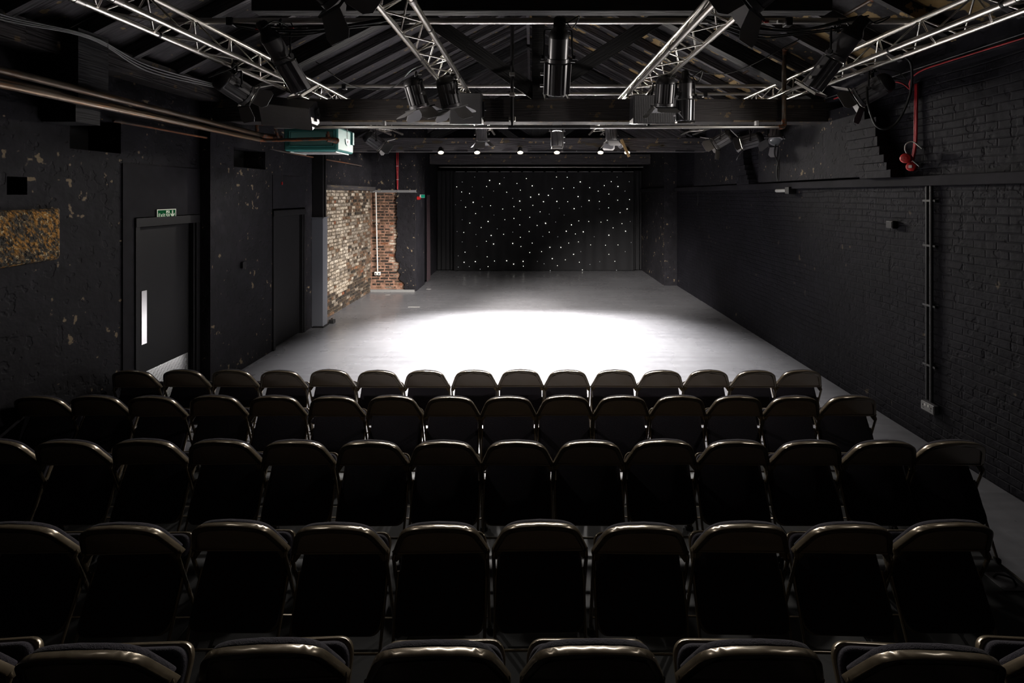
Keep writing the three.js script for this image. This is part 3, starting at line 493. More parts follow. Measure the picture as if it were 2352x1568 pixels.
const heater = thing('unit_heater', 'teal suspended unit heater with rusty pipes, below the first tie beam', 'heater', [-3.25, 3.335, -7.42]);
part('casing', rbox(0.8, 0.36, 0.64, 0.035, 0, 0, 0, 4), M.teal, heater);
part('front_panel', rbox(0.62, 0.2, 0.02, 0.008, 0.02, 0.0, 0.322), M.paleTeal, heater);
part('front_panel_rim', [rbox(0.66, 0.016, 0.03, 0.006, 0.02, 0.11, 0.322), rbox(0.66, 0.016, 0.03, 0.006, 0.02, -0.11, 0.322), rbox(0.016, 0.23, 0.03, 0.006, 0.345, 0, 0.322), rbox(0.016, 0.23, 0.03, 0.006, -0.305, 0, 0.322)], M.teal, heater);
part('bottom_panel', [rbox(0.62, 0.012, 0.4, 0.004, 0, -0.186, -0.02)], M.paleGrey, heater);
part('deflector', [rbox(0.02, 0.02, 0.5, 0.004, -0.33, -0.19, 0), rbox(0.02, 0.02, 0.5, 0.004, 0.34, -0.19, 0)], M.white, heater);
const badge = part('badge', (() => { const s = new THREE.Shape(); s.moveTo(-0.085, 0); s.quadraticCurveTo(-0.07, 0.1, 0, 0.1); s.quadraticCurveTo(0.07, 0.1, 0.085, 0); s.lineTo(-0.085, 0); const g = ext(s, 0.006, 0.001, 1); g.rotateZ(Math.PI); g.rotateY(Math.PI / 2); g.translate(0.402, 0.03, -0.05); return g; })(), M.white, heater);
part('badge_centre', new THREE.CylinderGeometry(0.02, 0.02, 0.012, 14).rotateZ(Math.PI / 2).translate(0.407, -0.012, -0.05), std({ color: lin(0.12, 0.02, 0.02), roughness: 0.5 }), badge);
part('side_slot', box(0.004, 0.2, 0.012, 0.401, 0.1, -0.05), M.darkPlastic, heater);
part('side_flange', rbox(0.02, 0.2, 0.07, 0.006, 0.41, 0.06, -0.26), M.teal, heater);
for (const x of [-0.32, 0.32]) part('hanger', rod([x, 0.17, 0], [x, 0.75, 0.05], 0.012, 8), M.blackMetal, heater);

const barUnder = thing('service_pipe', 'long pipe under the first tie beam ending in a rusty elbow on the right', 'pipe', [0.3, 3.376, -6.2]);
part('pipe', rod([-3.6, 0, 0], [2.9, 0, 0], 0.02, 14), M.steel, barUnder);
part('tape', [rod([-0.6, 0, 0], [0.45, 0.0, 0], 0.0212, 12)], M.darkPlastic, barUnder);
part('elbow', [tube([[2.86, 0, 0], [2.92, 0.004, 0], [2.94, 0.03, 0], [2.94, 0.1, 0]], 0.03, 12, 10)], M.rust, barUnder);
part('riser_pipe', rod([2.94, 0.05, 0], [2.94, 1.0, 0], 0.026, 12), M.pipe, barUnder);
for (const x of [-2.2, -0.55, 1.2, 2.6]) part('saddle', rbox(0.03, 0.1, 0.07, 0.006, x, 0.04, -0.03), M.blackMetal, barUnder);
const slopePipe = thing('service_pipe', 'galvanised pipe under the right roof slope joined to a vertical drop', 'pipe', [3.24, 4.37, -6.2]);
part('pipe', [rod([0, 0, 4.0], [0, 0, -3.6], 0.021, 12)], M.pipe, slopePipe);
part('tee', [rod([0, 0, 0.07], [0, 0, -0.07], 0.032, 12), rod([0, 0, 0], [0, -0.07, 0], 0.03, 12), rod([0, 0, 1.6], [0, 0, 1.7], 0.03, 12)], M.rust, slopePipe);

// ---------------------------------------------------------------- loudspeakers on the tie beam
function speaker(label, pos, rot, w, h, d) {
  const o = thing('loudspeaker', label, 'speaker', pos); o.rotation.set(...rot, 'YXZ');
  part('cabinet', rbox(w, h, d, 0.008), M.blackMetal, o);
  const g = []; for (let i = 0; i < 26; i++) { g.push(box(0.003, h - 0.03, 0.004, -w / 2 + 0.02 + i * (w - 0.04) / 25, 0, d / 2 + 0.003)); } for (let i = 0; i < 16; i++) g.push(box(w - 0.03, 0.003, 0.004, 0, -h / 2 + 0.02 + i * (h - 0.04) / 15, d / 2 + 0.003));
  const gr = part('grille', [box(w - 0.02, h - 0.02, 0.003, 0, 0, d / 2 + 0.0005), ...g], M.fixture, o);
  part('bracket', [box(0.02, h * 0.5, 0.1, w / 2 + 0.012, 0, -d * 0.2), new THREE.CylinderGeometry(0.018, 0.018, 0.03, 10).rotateZ(1.57).translate(w / 2 + 0.03, 0, -0.04)], M.blackMetal, o);
  const stat = part('rear_mount', box(0.12, 0.1, 0.12, 0, 0.04, -d / 2 - 0.05), M.blackMetal, o);
  return o;
}
speaker('wedge shaped black loudspeaker on the tie beam above the teal heater', [-3.03, 3.53, -6.05], [0.55, 0.0, -0.12], 0.62, 0.3, 0.24);
speaker('black mesh-fronted loudspeaker on the tie beam beside the middle pair of lamps', [-0.82, 3.59, -6.1], [0.1, 0, 0], 0.4, 0.38, 0.24);
speaker('black mesh-fronted loudspeaker on the tie beam behind the lamps right of the roof post', [1.55, 3.58, -6.1], [0.1, 0, 0], 0.58, 0.35, 0.24);

// ---------------------------------------------------------------- stage lanterns
function gearBody(r, n, L, bevel = 0.005) {
  const pts = []; const N = n * 8; for (let i = 0; i < N; i++) { const a = i / N * 6.2832, q = (i % 8); const k = q < 4 ? r : r * 0.9; pts.push([Math.cos(a) * k, Math.sin(a) * k]); }
  return ext(poly(pts), L, bevel, 1);
}
function flapGeo(w0, w1, h, ang) { const g = ext(poly([[-w0 / 2, 0], [w0 / 2, 0], [w1 / 2, h * 0.75], [w1 / 2 - 0.03, h], [-w1 / 2 + 0.03, h], [-w1 / 2, h * 0.75]]), 0.003); g.rotateX(ang); return g; }
function hook(o, r = 0.045) {   // hook clamp over the bar, at the thing's origin
  part('hook_clamp', [new THREE.TorusGeometry(r - 0.008, 0.011, 6, 14, 4.6).rotateY(Math.PI / 2).rotateX(-0.6), rbox(0.03, 0.05, 0.03, 0.004, 0, -r - 0.01, 0), rod([0.03, -0.02, 0.03], [-0.03, -0.02, 0.03], 0.006, 6)], M.blackMetal, o);
}
function beamLight(o, pos, dir, lamp) {
  const s = new THREE.SpotLight(lamp.color ?? WARM, lamp.power, 0, lamp.angle ?? 0.5, lamp.soft ?? 0.8, 2); s.name = 'lamp_beam';
  s.position.copy(pos); s.target.position.copy(pos.clone().add(dir)); s.target.name = 'lamp_aim'; s.castShadow = true; s.shadow.mapSize.set(1024, 1024); s.shadow.bias = -0.0005; s.shadow.radius = lamp.radius ?? 3; o.add(s); o.add(s.target);
}
function yokeParts(o, x, h, w, pivot) {   // U bracket from below the clamp to the two pivots
  const a = V(...x).multiplyScalar(w); const P = k => [pivot[0] + a.x * k, pivot[1] + a.y * k, pivot[2] + a.z * k]; const top = y => [0, y, 0];
  const t0 = [a.x * -0.9, -0.06, a.z * -0.9], t1 = [a.x * 0.9, -0.06, a.z * 0.9];
  part('yoke', [tube([P(-1), [P(-1)[0] * 0.5 + t0[0] * 0.5, (P(-1)[1] - 0.06) / 2, P(-1)[2] * 0.5 + t0[2] * 0.5], t0, [0, -0.055, 0], t1, [P(1)[0] * 0.5 + t1[0] * 0.5, (P(1)[1] - 0.06) / 2, P(1)[2] * 0.5 + t1[2] * 0.5], P(1)], 0.009, 48, 6, false, 0.2)], M.blackMetal, o);
  for (const k of [-1, 1]) part('tilt_knob', rod(P(k * 0.98), P(k * 1.16), 0.02, 10), M.blackMetal, o);
}
function fresnel(label, pos, aim, { dropLen = 0.28, s = 1, lamp = null, flaps = [0.75, 0.75, 0.75, 0.75], soft = false } = {}) {
  const o = thing('fresnel_lamp', label, 'lamp', pos); const dir = V(...aim).normalize(); const B = aimBasis(aim); const xa = V(0, 0, 0).setFromMatrixColumn(B, 0);
  const piv = [0, -dropLen * s, 0]; const Mx = B.clone(); Mx.setPosition(...piv); const put = g => { g.scale(s, s, s); g.applyMatrix4(Mx); return g; };
  hook(o); yokeParts(o, [xa.x, 0, xa.z], 0, 0.135 * s, piv);
  part('body', put(merge([gearBody(0.1, 12, 0.2).translate(0, 0, -0.1), new THREE.CylinderGeometry(0.108, 0.108, 0.03, 28).rotateX(Math.PI / 2).translate(0, 0, 0.12)])), M.fixture, o);
  part('rear_cap', put(new THREE.LatheGeometry([[0.001, -0.19], [0.05, -0.185], [0.09, -0.16], [0.104, -0.12], [0.104, -0.1], [0.09, -0.098]].map(p => new THREE.Vector2(...p)), 28).rotateX(Math.PI / 2)), M.blackMetal, o);
  part('lens', put(new THREE.LatheGeometry([[0.001, 0.143], [0.04, 0.141], [0.08, 0.136], [0.084, 0.132], [0.084, 0.12]].map(p => new THREE.Vector2(...p)), 28).rotateX(Math.PI / 2)), lamp ? (soft ? M.lensSoft : M.lensOn) : M.lensOff, o);
  part('barn_door_frame', put(merge([box(0.24, 0.014, 0.012, 0, 0.112, 0.143), box(0.24, 0.014, 0.012, 0, -0.112, 0.143), box(0.014, 0.24, 0.012, 0.112, 0, 0.143), box(0.014, 0.24, 0.012, -0.112, 0, 0.143)])), M.blackMetal, o);
  flaps.forEach((f, i) => { const g = flapGeo(i % 2 ? 0.16 : 0.2, i % 2 ? 0.2 : 0.25, 0.15, f); g.translate(0, 0.115, 0.15); g.rotateZ(i * Math.PI / 2); part('barn_door', put(g), M.flap, o); });
  const r0 = V(0, 0.02, -0.18).multiplyScalar(s).applyMatrix4(Mx);
  part('lead', tube([[r0.x, r0.y, r0.z], [r0.x - dir.x * 0.1 + 0.03, r0.y - 0.05, r0.z - dir.z * 0.1 + 0.02], [r0.x * 0.5 + 0.1, r0.y * 0.5, r0.z * 0.5 + 0.08], [0.03, 0.0, 0.05], [0.05, 0.03, 0.0]], 0.0055, 30, 6), M.cable, o);
  part('safety_wire', tube([[0.02, 0.02, 0], [-0.05, -0.06, 0.05], [piv[0] - 0.02, piv[1] + 0.09, 0.05], [0.06, -0.05, 0.04], [0.02, 0.03, 0]], 0.002, 24, 5), M.steel, o);
  numberKids(o);
  if (lamp) beamLight(o, V(...piv).addScaledVector(dir, 0.158 * s), dir, lamp);
  if (lamp?.leak) beamLight(o, V(...piv).addScaledVector(dir, 0.2 * s), V(...lamp.leak).normalize(), { power: LAMP.houseSpill, angle: 1.25, soft: 1, radius: 3 });
  return o;
}
function profile(label, pos, aim, { dropLen = 0.36, s = 1 } = {}) {
  const o = thing('profile_spotlight', label, 'lamp', pos); const B = aimBasis(aim), xa = V(0, 0, 0).setFromMatrixColumn(B, 0), piv = [0, -dropLen, 0]; const Mx = B.clone(); Mx.setPosition(...piv); const put = g => { g.scale(s, s, s); g.applyMatrix4(Mx); return g; };
  hook(o); yokeParts(o, [xa.x, 0, xa.z], 0, 0.125 * s, piv);
  part('rear_cap', put(new THREE.LatheGeometry([[0.001, -0.33], [0.035, -0.328], [0.05, -0.31], [0.052, -0.24], [0.07, -0.215], [0.085, -0.19], [0.085, -0.16]].map(p => new THREE.Vector2(...p)), 24).rotateX(Math.PI / 2)), M.blackMetal, o);
  part('lamp_house', put(merge([new THREE.CylinderGeometry(0.083, 0.083, 0.17, 28, 1).rotateX(Math.PI / 2).translate(0, 0, -0.075), new THREE.CylinderGeometry(0.092, 0.092, 0.03, 28).rotateX(Math.PI / 2).translate(0, 0, 0.02)])), M.fixture, o);
  part('lens_tube', put(merge([gearBody(0.088, 10, 0.26, 0.004).translate(0, 0, 0.05), rbox(0.03, 0.05, 0.27, 0.006, 0.1, 0, 0.18), rbox(0.03, 0.05, 0.27, 0.006, -0.1, 0, 0.18)])), M.fixture, o);
  part('gel_frame', put(merge([box(0.22, 0.012, 0.02, 0, 0.1, 0.335), box(0.22, 0.012, 0.02, 0, -0.1, 0.335), box(0.012, 0.22, 0.02, 0.1, 0, 0.335), box(0.012, 0.22, 0.02, -0.1, 0, 0.335)])), M.steel, o);
  part('lens', put(new THREE.CylinderGeometry(0.078, 0.078, 0.012, 24).rotateX(Math.PI / 2).translate(0, 0, 0.322)), M.lensOff, o);
  for (const k of [-1, 1]) part('shutter_handle', put(rod([k * 0.085, 0.0, 0.035], [k * 0.15, 0.01, 0.04], 0.004, 6)), M.steel, o);
  part('focus_knob', put(merge([rod([0.115, 0, 0.14], [0.145, 0, 0.14], 0.014, 8), rod([0.115, 0, 0.24], [0.145, 0, 0.24], 0.014, 8)])), M.brightSteel, o);
  const r0 = V(0, 0, -0.33).multiplyScalar(s).applyMatrix4(Mx);
  part('lead', tube([[r0.x, r0.y, r0.z], [r0.x + 0.05, r0.y - 0.08, r0.z + 0.06], [r0.x + 0.16, r0.y - 0.02, r0.z + 0.06], [0.12, -0.06, 0.06], [0.07, 0.03, 0]], 0.006, 30, 6), M.cable, o);
  numberKids(o); return o;
}
// first bay, hung below the trusses and the cross bar
profile('black profile spotlight hanging from the cross bar over the left truss', [-2.22, 4.03, -4.3], [0.3, -0.78, -0.5], { dropLen: 0.3, s: 1.0 });
fresnel('lit lamp with barn doors under the left truss, beside the wall pipes', [-2.98, 3.79, -4.85], [3.9, -3.6, -6.1], { dropLen: 0.2, s: 1.05, lamp: { power: LAMP.houseLeft, leak: [0.85, -0.4, -0.05], angle: 0.36, soft: 1, radius: 2 }, flaps: [0.8, 0.6, 0.8, 0.6] });
fresnel('large black lamp silhouetted at the top edge left of the middle', [-1.22, 3.9, -2.75], [0.55, -0.5, -0.6], { dropLen: 0.12, s: 1.12, flaps: [1.0, 0.9, 0.9, 0.8] });
fresnel('black lamp under the left middle truss, left one of the pair', [-1.24, 3.79, -5.2], [0.22, -0.9, -0.2], { dropLen: 0.21, s: 1.0, flaps: [0.6, 0.9, 0.3, 0.9] });
fresnel('black lamp with a pale barn door under the left middle truss, right of a pair', [-0.9, 3.79, -5.25], [0.18, -0.9, -0.22], { dropLen: 0.18, s: 1.05, flaps: [0.6, 0.9, 0.25, 0.9] });
profile('black profile spotlight hanging at the middle of the cross bar', [0.235, 4.03, -4.3], [-0.02, -0.82, -0.42], { dropLen: 0.3, s: 1.05 });
fresnel('black finned lamp under the right middle truss, left one of the pair', [1.46, 3.79, -5.3], [0.0, -0.9, -0.25], { dropLen: 0.17, s: 1.0, flaps: [0.6, 0.9, 0.2, 0.9] });
profile('dark lamp under the right middle truss, right one of the pair', [1.7, 3.8, -5.35], [0.02, -0.95, -0.12], { dropLen: 0.2, s: 0.85 });
fresnel('large black lamp silhouetted at the top edge right of the middle', [1.38, 3.9, -2.8], [-0.6, -0.5, -0.55], { dropLen: 0.12, s: 1.12, flaps: [1.0, 0.9, 0.9, 0.8] });
profile('black profile spotlight hanging from the cross bar over the right truss', [2.72, 4.03, -4.3], [-0.36, -0.75, -0.5], { dropLen: 0.27, s: 1.05 });
fresnel('lit lamp with barn doors beside the right wall, below the right truss', [3.52, 3.8, -5.0], [-5, -3.6, -5.2], { dropLen: 0.2, s: 1.05, lamp: { power: LAMP.houseRight, leak: [-0.85, -0.4, -0.05], angle: 0.36, soft: 1, radius: 2 }, flaps: [0.8, 0.6, 0.8, 0.6] });
// second bay
fresnel('small black lamp beyond the tie beam above the second bright lamp', [-0.93, 3.79, -9.0], [0.05, -0.9, -0.2], { dropLen: 0.16, s: 0.95 });
profile('grey lit profile spotlight beyond the tie beam above the fourth bright lamp', [0.47, 3.95, -8.9], [0, -0.98, 0.1], { dropLen: 0.24, s: 1.0 });
fresnel('small black lamp beyond the tie beam above the fifth bright lamp', [1.48, 3.79, -9.0], [0.02, -0.9, 0.12], { dropLen: 0.17, s: 0.95, flaps: [0.9, 0.9, 0.9, 0.9] });
fresnel('lamp with open barn doors beside the teal heater', [-2.86, 3.79, -8.8], [0.72, -0.55, -0.38], { dropLen: 0.28, s: 1.1, lamp: { power: LAMP.side, angle: 0.55, soft: 1, radius: 3 }, flaps: [0.7, 0.9, 0.5, 0.9] });
fresnel('lit lamp on the right beyond the tie beam, left one of the cluster', [3.4, 3.79, -8.6], [-0.72, -0.5, -0.55], { dropLen: 0.27, s: 1.1, lamp: { power: LAMP.side, angle: 0.5, soft: 1, radius: 3 }, flaps: [0.9, 0.9, 0.6, 0.9] });
fresnel('black lamp with one bright barn door on the right, middle one of the cluster', [3.6, 3.72, -7.95], [-7.6, -2.15, -3.6], { dropLen: 0.3, s: 1.1, lamp: { power: LAMP.brick, angle: 0.36, soft: 1, radius: 3 }, flaps: [0.5, 0.5, 0.75, 0.5] });
fresnel('black lamp against the right wall, right one of the cluster', [3.86, 3.72, -7.6], [-0.3, -0.7, 0.4], { dropLen: 0.25, s: 1.05 });
// five bright lamps along the second tie beam
const parLabels = ['first', 'second', 'third', 'fourth', 'fifth', 'sixth'];
[-1.953, -1.173, -0.244, 0.544, 1.483, 2.056].forEach((x, i) => {
  const o = thing('beam_lamp', 'small bright round lamp under the second tie beam, ' + parLabels[i] + ' from the left', 'lamp', [x, 3.43, -10.4], 0, 'row of bright lamps under the second tie beam');
  const dir = V((0.25 - x) * 0.07, -0.84, 0.53).normalize(), B = aimBasis([dir.x, dir.y, dir.z]); const put = g => g.applyMatrix4(B);
  part('can', put(merge([new THREE.CylinderGeometry(0.062, 0.05, 0.11, 20, 1, true).rotateX(Math.PI / 2).translate(0, 0, -0.03), new THREE.CylinderGeometry(0.03, 0.05, 0.04, 20).rotateX(-Math.PI / 2).translate(0, 0, -0.1)])), M.blackMetal, o);
  part('lens', put(new THREE.LatheGeometry([[0.001, 0.03], [0.03, 0.026], [0.056, 0.014], [0.058, 0.0]].map(p => new THREE.Vector2(...p)), 20).rotateX(Math.PI / 2)), M.lensOn, o);
  part('bracket', [rod([0, 0.03, -0.03], [0, 0.06, -0.17], 0.012, 8), box(0.06, 0.06, 0.02, 0, 0.06, -0.19)], M.blackMetal, o);
  beamLight(o, dir.clone().multiplyScalar(0.045), dir, { power: i === 5 ? LAMP.back * 0.3 : LAMP.back, angle: 0.68, soft: 1, radius: 5, color: COOL });
  beamLight(o, dir.clone().multiplyScalar(0.046), V(0, -0.17, 0.98), { power: LAMP.spill, angle: 0.72, soft: 1, radius: 5, color: WARM });
});
for (const [label, x, d, w, turn] of [['small white tape mark on the floor near the painted brick pier', -2.74, 12.85, 0.11, 0.3], ['small white tape mark on the floor before the exposed brick', -3.6, 12.1, 0.12, 0.05], ['long thin white tape mark on the floor left of centre stage', -2.63, 10.8, 0.26, 0.0]]) { const o = thing('tape_mark', label, 'tape', [x, 0.0015, -d], turn); part('strip', rbox(w, 0.002, 0.022, 0.0008), M.white, o); }
const footBox = thing('floor_box', 'small black box on the floor at the foot of the blue-grey column', 'box', [-3.9, 0, -9.45]); part('box', rbox(0.1, 0.07, 0.1, 0.012, 0, 0.035, 0), M.darkPlastic, footBox); part('lead', tube([[0, 0.05, 0], [-0.04, 0.07, -0.1], [-0.12, 0.02, -0.25]], 0.008, 16, 6), M.cable, footBox);
const stick = thing('wooden_stick', 'pale wooden batten hanging beside the fifth bright lamp', 'stick', [1.937, 3.474, -10]); part('batten', rbox(0.055, 0.4, 0.02, 0.004).rotateZ(0.42), M.tan, stick);

// ---------------------------------------------------------------- wall fittings and cables
const sign = thing('exit_sign', 'green and white exit sign above the left door with the metal push plate', 'sign', [-4.2795, 2.284, -5.665]);
{
  const c = document.createElement('canvas'); c.width = 512; c.height = 200; const g = c.getContext('2d');
  g.fillStyle = '#d9decb'; g.fillRect(0, 0, 512, 200); g.fillStyle = '#044a26'; g.fillRect(16, 16, 480, 168);
  g.fillStyle = '#d9decb'; g.font = 'bold 104px sans-serif'; g.textBaseline = 'alphabetic'; g.fillText('Exit', 28, 158);
  g.fillRect(238, 30, 92, 142); g.fillStyle = '#044a26'; g.beginPath(); g.arc(296, 50, 12, 0, 7); g.fill();
  g.lineWidth = 14; g.strokeStyle = '#044a26'; g.lineCap = 'round'; g.beginPath(); g.moveTo(284, 72); g.lineTo(278, 110); g.lineTo(304, 128); g.lineTo(300, 160); g.moveTo(278, 110); g.lineTo(264, 138); g.lineTo(244, 144); g.moveTo(284, 74); g.lineTo(258, 80); g.lineTo(250, 102); g.moveTo(286, 76); g.lineTo(310, 98); g.lineTo(322, 92); g.stroke();
  g.fillStyle = '#d9decb'; g.fillRect(398, 28, 32, 100); g.beginPath(); g.moveTo(358, 78); g.lineTo(358, 120); g.lineTo(414, 174); g.lineTo(470, 120); g.lineTo(470, 78); g.lineTo(414, 132); g.fill();
  const t = new THREE.CanvasTexture(c); t.colorSpace = THREE.SRGBColorSpace;
  part('backing', rbox(0.006, 0.116, 0.296, 0.002), M.white, sign);
  part('printed_face', new THREE.PlaneGeometry(0.292, 0.112).rotateY(Math.PI / 2).translate(0.0042, 0, 0), phys({ map: t, roughness: 0.9, specularIntensity: 0.2, emissive: lin(1, 1, 1), emissiveMap: t, emissiveIntensity: 0.18 }), sign);
}
const exit2 = thing('exit_sign', 'small green exit sign box on the painted brick pier far left of the star cloth', 'sign', [-2.93, 2.47, -12.95]);
part('housing', rbox(0.13, 0.09, 0.03, 0.006), M.white, exit2); part('green_face', [box(0.09, 0.08, 0.006, 0.018, 0, 0.016), box(0.004, 0.07, 0.028, 0.066, 0, 0)], std({ color: lin(0.0, 0.2, 0.12), emissive: lin(0, 0.3, 0.18), emissiveIntensity: 0.25 }), exit2); part('bracket', rod([-0.07, 0.03, 0], [0.0, 0.03, 0], 0.008, 6), M.blackMetal, exit2);
const bell2 = thing('fire_alarm_sounder', 'small red alarm sounder on the painted brick pier below the small exit sign', 'alarm', [-2.965, 2.42, -12.66]); part('body', new THREE.CylinderGeometry(0.045, 0.05, 0.06, 16).rotateZ(-1.57), M.red, bell2); part('horn', new THREE.CylinderGeometry(0.03, 0.02, 0.03, 14).rotateZ(-1.57).translate(0.04, 0, 0), M.red, bell2);
const alarm = thing('fire_alarm_sounder', 'red twin alarm sounder hanging from red cables on the upper right wall', 'alarm', [3.93, 2.86, -5.02]);
part('sounder', [new THREE.LatheGeometry([[0.001, 0.05], [0.02, 0.055], [0.024, 0.045], [0.036, 0.048], [0.05, 0.04], [0.05, -0.02], [0.044, -0.03]].map(p => new THREE.Vector2(...p)), 24).rotateX(Math.PI / 2).rotateY(-0.9).translate(-0.05, 0.025, 0.02)], M.red, alarm);
part('beacon', [new THREE.LatheGeometry([[0.001, 0.045], [0.035, 0.042], [0.046, 0.03], [0.046, -0.03]].map(p => new THREE.Vector2(...p)), 24).rotateX(Math.PI / 2).rotateY(-0.9).translate(0.02, -0.06, 0.0)], M.red, alarm);
part('lens_window', rbox(0.03, 0.03, 0.012, 0.003).rotateY(-0.9).translate(-0.016, -0.058, 0.028), M.white, alarm);
part('string', tube([[0.05, 0.12, 0.09], [0.03, 0.19, 0.02], [0.0, 0.2, 0.0], [-0.03, 0.17, -0.02], [-0.03, 0.1, -0.02], [0.0, 0.0, 0.04], [0.03, -0.06, 0.08]], 0.005, 30, 6), M.white, alarm);
part('cable', [tube([[0.06, 0.8, 0.0], [0.055, 0.5, 0.0], [0.05, 0.2, 0.0], [0.03, 0.05, 0.0]], 0.011, 24, 8), tube([[0.06, 0.8, 0.022], [0.055, 0.5, 0.02], [0.05, 0.2, 0.018], [0.02, -0.02, 0.012]], 0.011, 24, 8)], M.redCable, alarm);
const redRun = thing('red_cable', 'red fire alarm cable looping along the wall plate on the right wall', 'cable', [3.815, 3.72, -5]);
part('cable', [tube([[0.0, 0.0, 4.5], [0, 0.0, 2.0], [0, 0.01, 0.6], [0, 0.0, 0.25], [0.06, -0.05, 0.05], [0.12, -0.12, -0.02]], 0.008, 60, 7), tube([[0.0, -0.0, -1.1], [0, 0.01, -0.6], [0.02, 0.03, -0.3], [0.08, -0.03, -0.1], [0.13, -0.12, -0.03]], 0.008, 40, 7)], M.redCable, redRun);
const greyRun = thing('grey_cable', 'thin grey cable running along the wall plate above the red cable', 'cable', [3.815, 3.76, -4]); part('cable', tube([[0, 0, 3.5], [0, 0.002, 1], [0, -0.004, -1], [0, 0.0, -3]], 0.004, 30, 6), M.greyCable, greyRun);
const loop = thing('black_cable', 'black cable hanging in a loop from the right truss beside the right wall', 'cable', [3.5, 3.8, -4.75]); part('cable', tube([[-0.05, 0.02, 0.25], [0.06, -0.08, 0.22], [0.12, -0.35, 0.12], [0.06, -0.6, 0.02], [-0.06, -0.62, -0.05], [-0.12, -0.4, -0.1], [-0.1, -0.2, -0.15]], 0.011, 60, 8), M.cable, loop);
const pair = thing('red_cable', 'pair of red cables dropping to the steel lintel above the exposed brick', 'cable', [-3.47, 3.15, -12.49]); part('cable', [rod([-0.02, 0.5, 0], [-0.005, -0.5, 0], 0.008, 7), rod([0.02, 0.5, 0], [0.018, -0.55, 0], 0.008, 7)], M.redCable, pair); part('clip', [box(0.06, 0.012, 0.012, 0, 0.1, 0.005), box(0.06, 0.012, 0.012, 0.004, -0.25, 0.005)], M.paleGrey, pair);
const whiteConduit = thing('cable_conduit', 'white conduit dropping to a twin socket on the exposed brick return', 'conduit', [-3.99, 0.5, -12.47]);
part('conduit', rod([-0.03, 2.08, 0], [0.015, 0.03, 0], 0.014, 10), M.white, whiteConduit); part('saddle', [box(0.06, 0.015, 0.03, 0.0, 0.62, 0), box(0.06, 0.015, 0.03, -0.01, 1.25, 0)], M.paleGrey, whiteConduit);
const sb = part('socket_box', rbox(0.15, 0.085, 0.045, 0.006, 0.015, -0.02, 0), M.white, whiteConduit); part('socket_face', [box(0.035, 0.03, 0.004, -0.025, -0.03, 0.024), box(0.035, 0.03, 0.004, 0.055, -0.03, 0.024)], M.darkPlastic, sb);
const conduit = thing('cable_conduit', 'black conduit dropping to a twin wall socket on the right wall', 'conduit', [3.98, 0, -4.83]);
part('conduit', [rod([0, 0.45, 0.02], [0, 2.6, 0.02], 0.016, 10), rod([0.01, 0.45, -0.045], [0.01, 2.6, -0.045], 0.014, 10)], M.darkPlastic, conduit);
for (const y of [0.8, 1.4, 2.0, 2.45]) part('saddle', box(0.03, 0.02, 0.15, 0.012, y, -0.012), M.darkPlastic, conduit);
const sock = part('socket_box', rbox(0.05, 0.09, 0.16, 0.006, 0.0, 0.385, 0.0), M.fixture, conduit); part('socket_face', [rbox(0.006, 0.08, 0.15, 0.002, -0.027, 0.385, 0)], std({ color: lin(0.16, 0.16, 0.16), roughness: 0.5 }), sock); part('switch', [box(0.006, 0.022, 0.014, -0.031, 0.405, 0.02), box(0.006, 0.022, 0.014, -0.031, 0.405, -0.02)], M.white, sock); part('pin_slot', [box(0.005, 0.018, 0.006, -0.031, 0.395, 0.05), box(0.005, 0.006, 0.014, -0.031, 0.37, 0.045), box(0.005, 0.018, 0.006, -0.031, 0.395, -0.05), box(0.005, 0.006, 0.014, -0.031, 0.37, -0.045)], M.darkPlastic, sock);
const bulk = thing('emergency_light', 'small emergency light with a pale tube under the ledge on the right wall', 'light fitting', [3.96, 2.575, -7.45]); part('tube_cover', rod([-0.01, 0.0, -0.02], [-0.01, 0, -0.34], 0.028, 12), M.paleGrey, bulk); part('housing', rbox(0.11, 0.11, 0.12, 0.01, 0, 0, 0.05), M.darkPlastic, bulk);
const jb = thing('junction_box', 'small black junction box on the right wall left of the black conduit', 'box', [3.985, 2.18, -5.345]); part('box', rbox(0.06, 0.085, 0.1, 0.008), M.darkPlastic, jb); part('lid', rbox(0.008, 0.07, 0.085, 0.003, -0.032, 0, 0), M.blackMetal, jb);
const drop2 = thing('pull_cord', 'short black pull cord hanging below the ledge at the far right', 'cord', [3.96, 2.35, -11.5]); part('cord', rod([0, 0.22, 0], [0.0, -0.05, 0], 0.008, 6), M.cable, drop2); part('toggle', rbox(0.04, 0.05, 0.04, 0.01, 0, -0.07, 0), M.darkPlastic, drop2);
const cord = thing('pull_cord', 'thin red-tipped pull cord hanging above the second door on the left', 'cord', [-4.08, 2.72, -7.9]); part('cord', rod([0, 0.3, 0], [0, 0, 0], 0.004, 6), M.cable, cord); part('toggle', rbox(0.02, 0.05, 0.02, 0.006, 0, -0.025, 0), M.red, cord);
const vent = thing('wall_box', 'small square box on the left wall between the two doors', 'box', [-4.145, 1.5, -6.95]); part('box', rbox(0.04, 0.09, 0.09, 0.006), M.joinery, vent);
const looms = thing('cable_bundle', 'black cables draped along the wall plate of the left wall', 'cable', [-4.06, 3.9, -4]);
part('cable', [0, 1, 2].map(k => tube([[0, 0.09 - k * 0.03, 3], [0.02, 0.07 - k * 0.035, 1.2], [0.02, -0.02 - k * 0.02, 0.4], [0.13, 0.02 - k * 0.01, -0.3], [0.02, -0.03 - k * 0.03, -1.1], [0.02, 0.02 - k * 0.02, -2.2]], 0.008, 60, 6)), M.greyCable, looms);
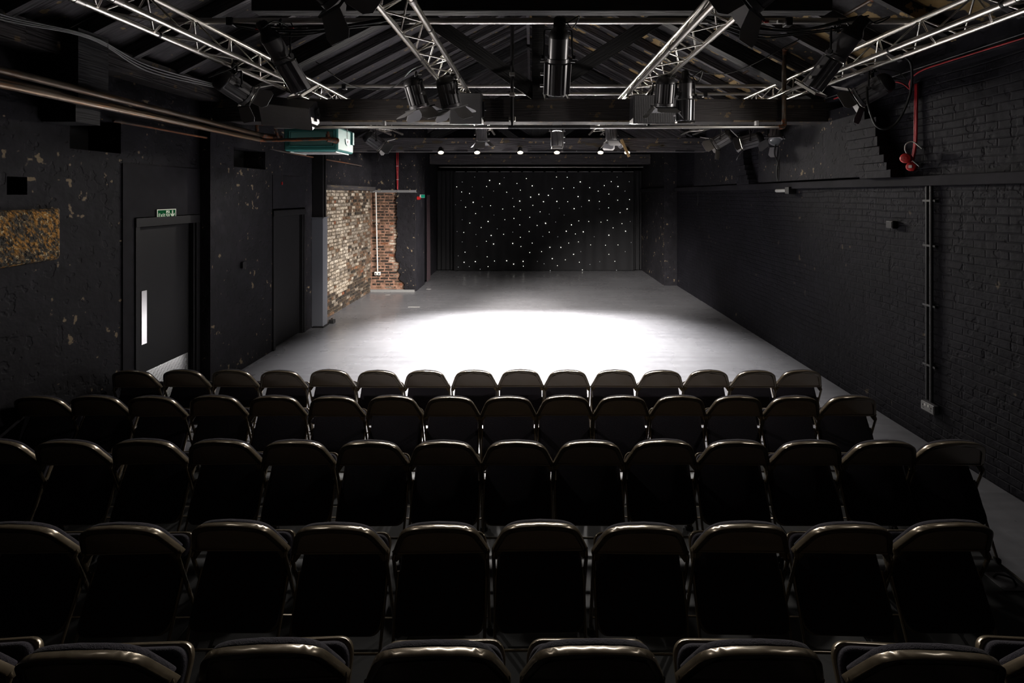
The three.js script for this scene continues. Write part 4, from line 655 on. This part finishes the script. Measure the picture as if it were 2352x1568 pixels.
function loom(label, pts, n) { const o = thing('cable_bundle', label, 'cable', pts[0]); const b = pts[0]; const g = []; for (let i = 0; i < n; i++) { const j = [rr(-0.03, 0.03), rr(-0.04, 0.03), rr(-0.03, 0.03)]; g.push(tube(pts.map((p, k) => [p[0] - b[0] + j[0] * (k % 2 ? 1.6 : 1), p[1] - b[1] + j[1] * (k % 2 ? 1.8 : 0.6), p[2] - b[2] + j[2]]), rr(0.006, 0.011), 50, 6)); } part('cable', g, M.cable, o);
  part('tag', [rbox(0.04, 0.02, 0.02, 0.004, 0.5, -0.03, 0.03), rbox(0.03, 0.02, 0.02, 0.004, 0.2, -0.04, 0.02)], M.red, o); part('plug', [rbox(0.05, 0.03, 0.03, 0.006, 0.35, -0.05, 0.03), rbox(0.05, 0.03, 0.03, 0.006, 0.62, -0.03, 0.03)], M.paleGrey, o); }
loom('thick black cable bundle along the cross bar left of the middle', [[-2.6, 4.0, -4.25], [-2.1, 3.95, -4.22], [-1.6, 3.99, -4.25], [-1.1, 4.08, -4.28]], 6);
loom('thick black cable bundle along the cross bar right of the middle', [[1.55, 4.05, -4.25], [1.95, 3.95, -4.22], [2.35, 3.94, -4.22], [2.9, 4.05, -4.25]], 7);
const sag = thing('black_cable', 'thin cable sagging across the tie beam left of the middle lamps', 'cable', [-2, 3.9, -5.6]); part('cable', tube([[-0.5, 0.15, 0], [-0.1, -0.12, 0], [0.35, -0.16, 0], [0.62, 0.02, 0.1], [0.8, 0.03, 0.3]], 0.006, 50, 6), M.cable, sag);
const sag2 = thing('black_cable', 'thin cable sagging under the roof right of the right middle truss', 'cable', [2.2, 3.95, -5.6]); part('cable', tube([[-0.6, 0.05, 0.1], [-0.2, -0.03, 0], [0.2, 0.0, 0], [0.8, 0.3, 0.2]], 0.006, 40, 6), M.cable, sag2);
const hangCable = thing('black_cable', 'thick black cables hanging down the right wall below the lamp cluster', 'cable', [3.85, 3.3, -7.6]); part('cable', [tube([[0, 0.2, 0], [0.03, -0.1, 0.05], [-0.0, -0.4, 0.02], [0.02, -0.58, 0.0]], 0.013, 30, 7), tube([[0.02, 0.2, 0.05], [-0.02, -0.12, -0.02], [0.02, -0.35, 0.05], [0.02, -0.58, 0.02]], 0.011, 30, 7)], M.cable, hangCable);
for (const o of scene.children) if (o.isGroup && !o.children.some(c => /_\d{3}$/.test(c.name))) numberKids(o);
renderer.render(scene, camera);
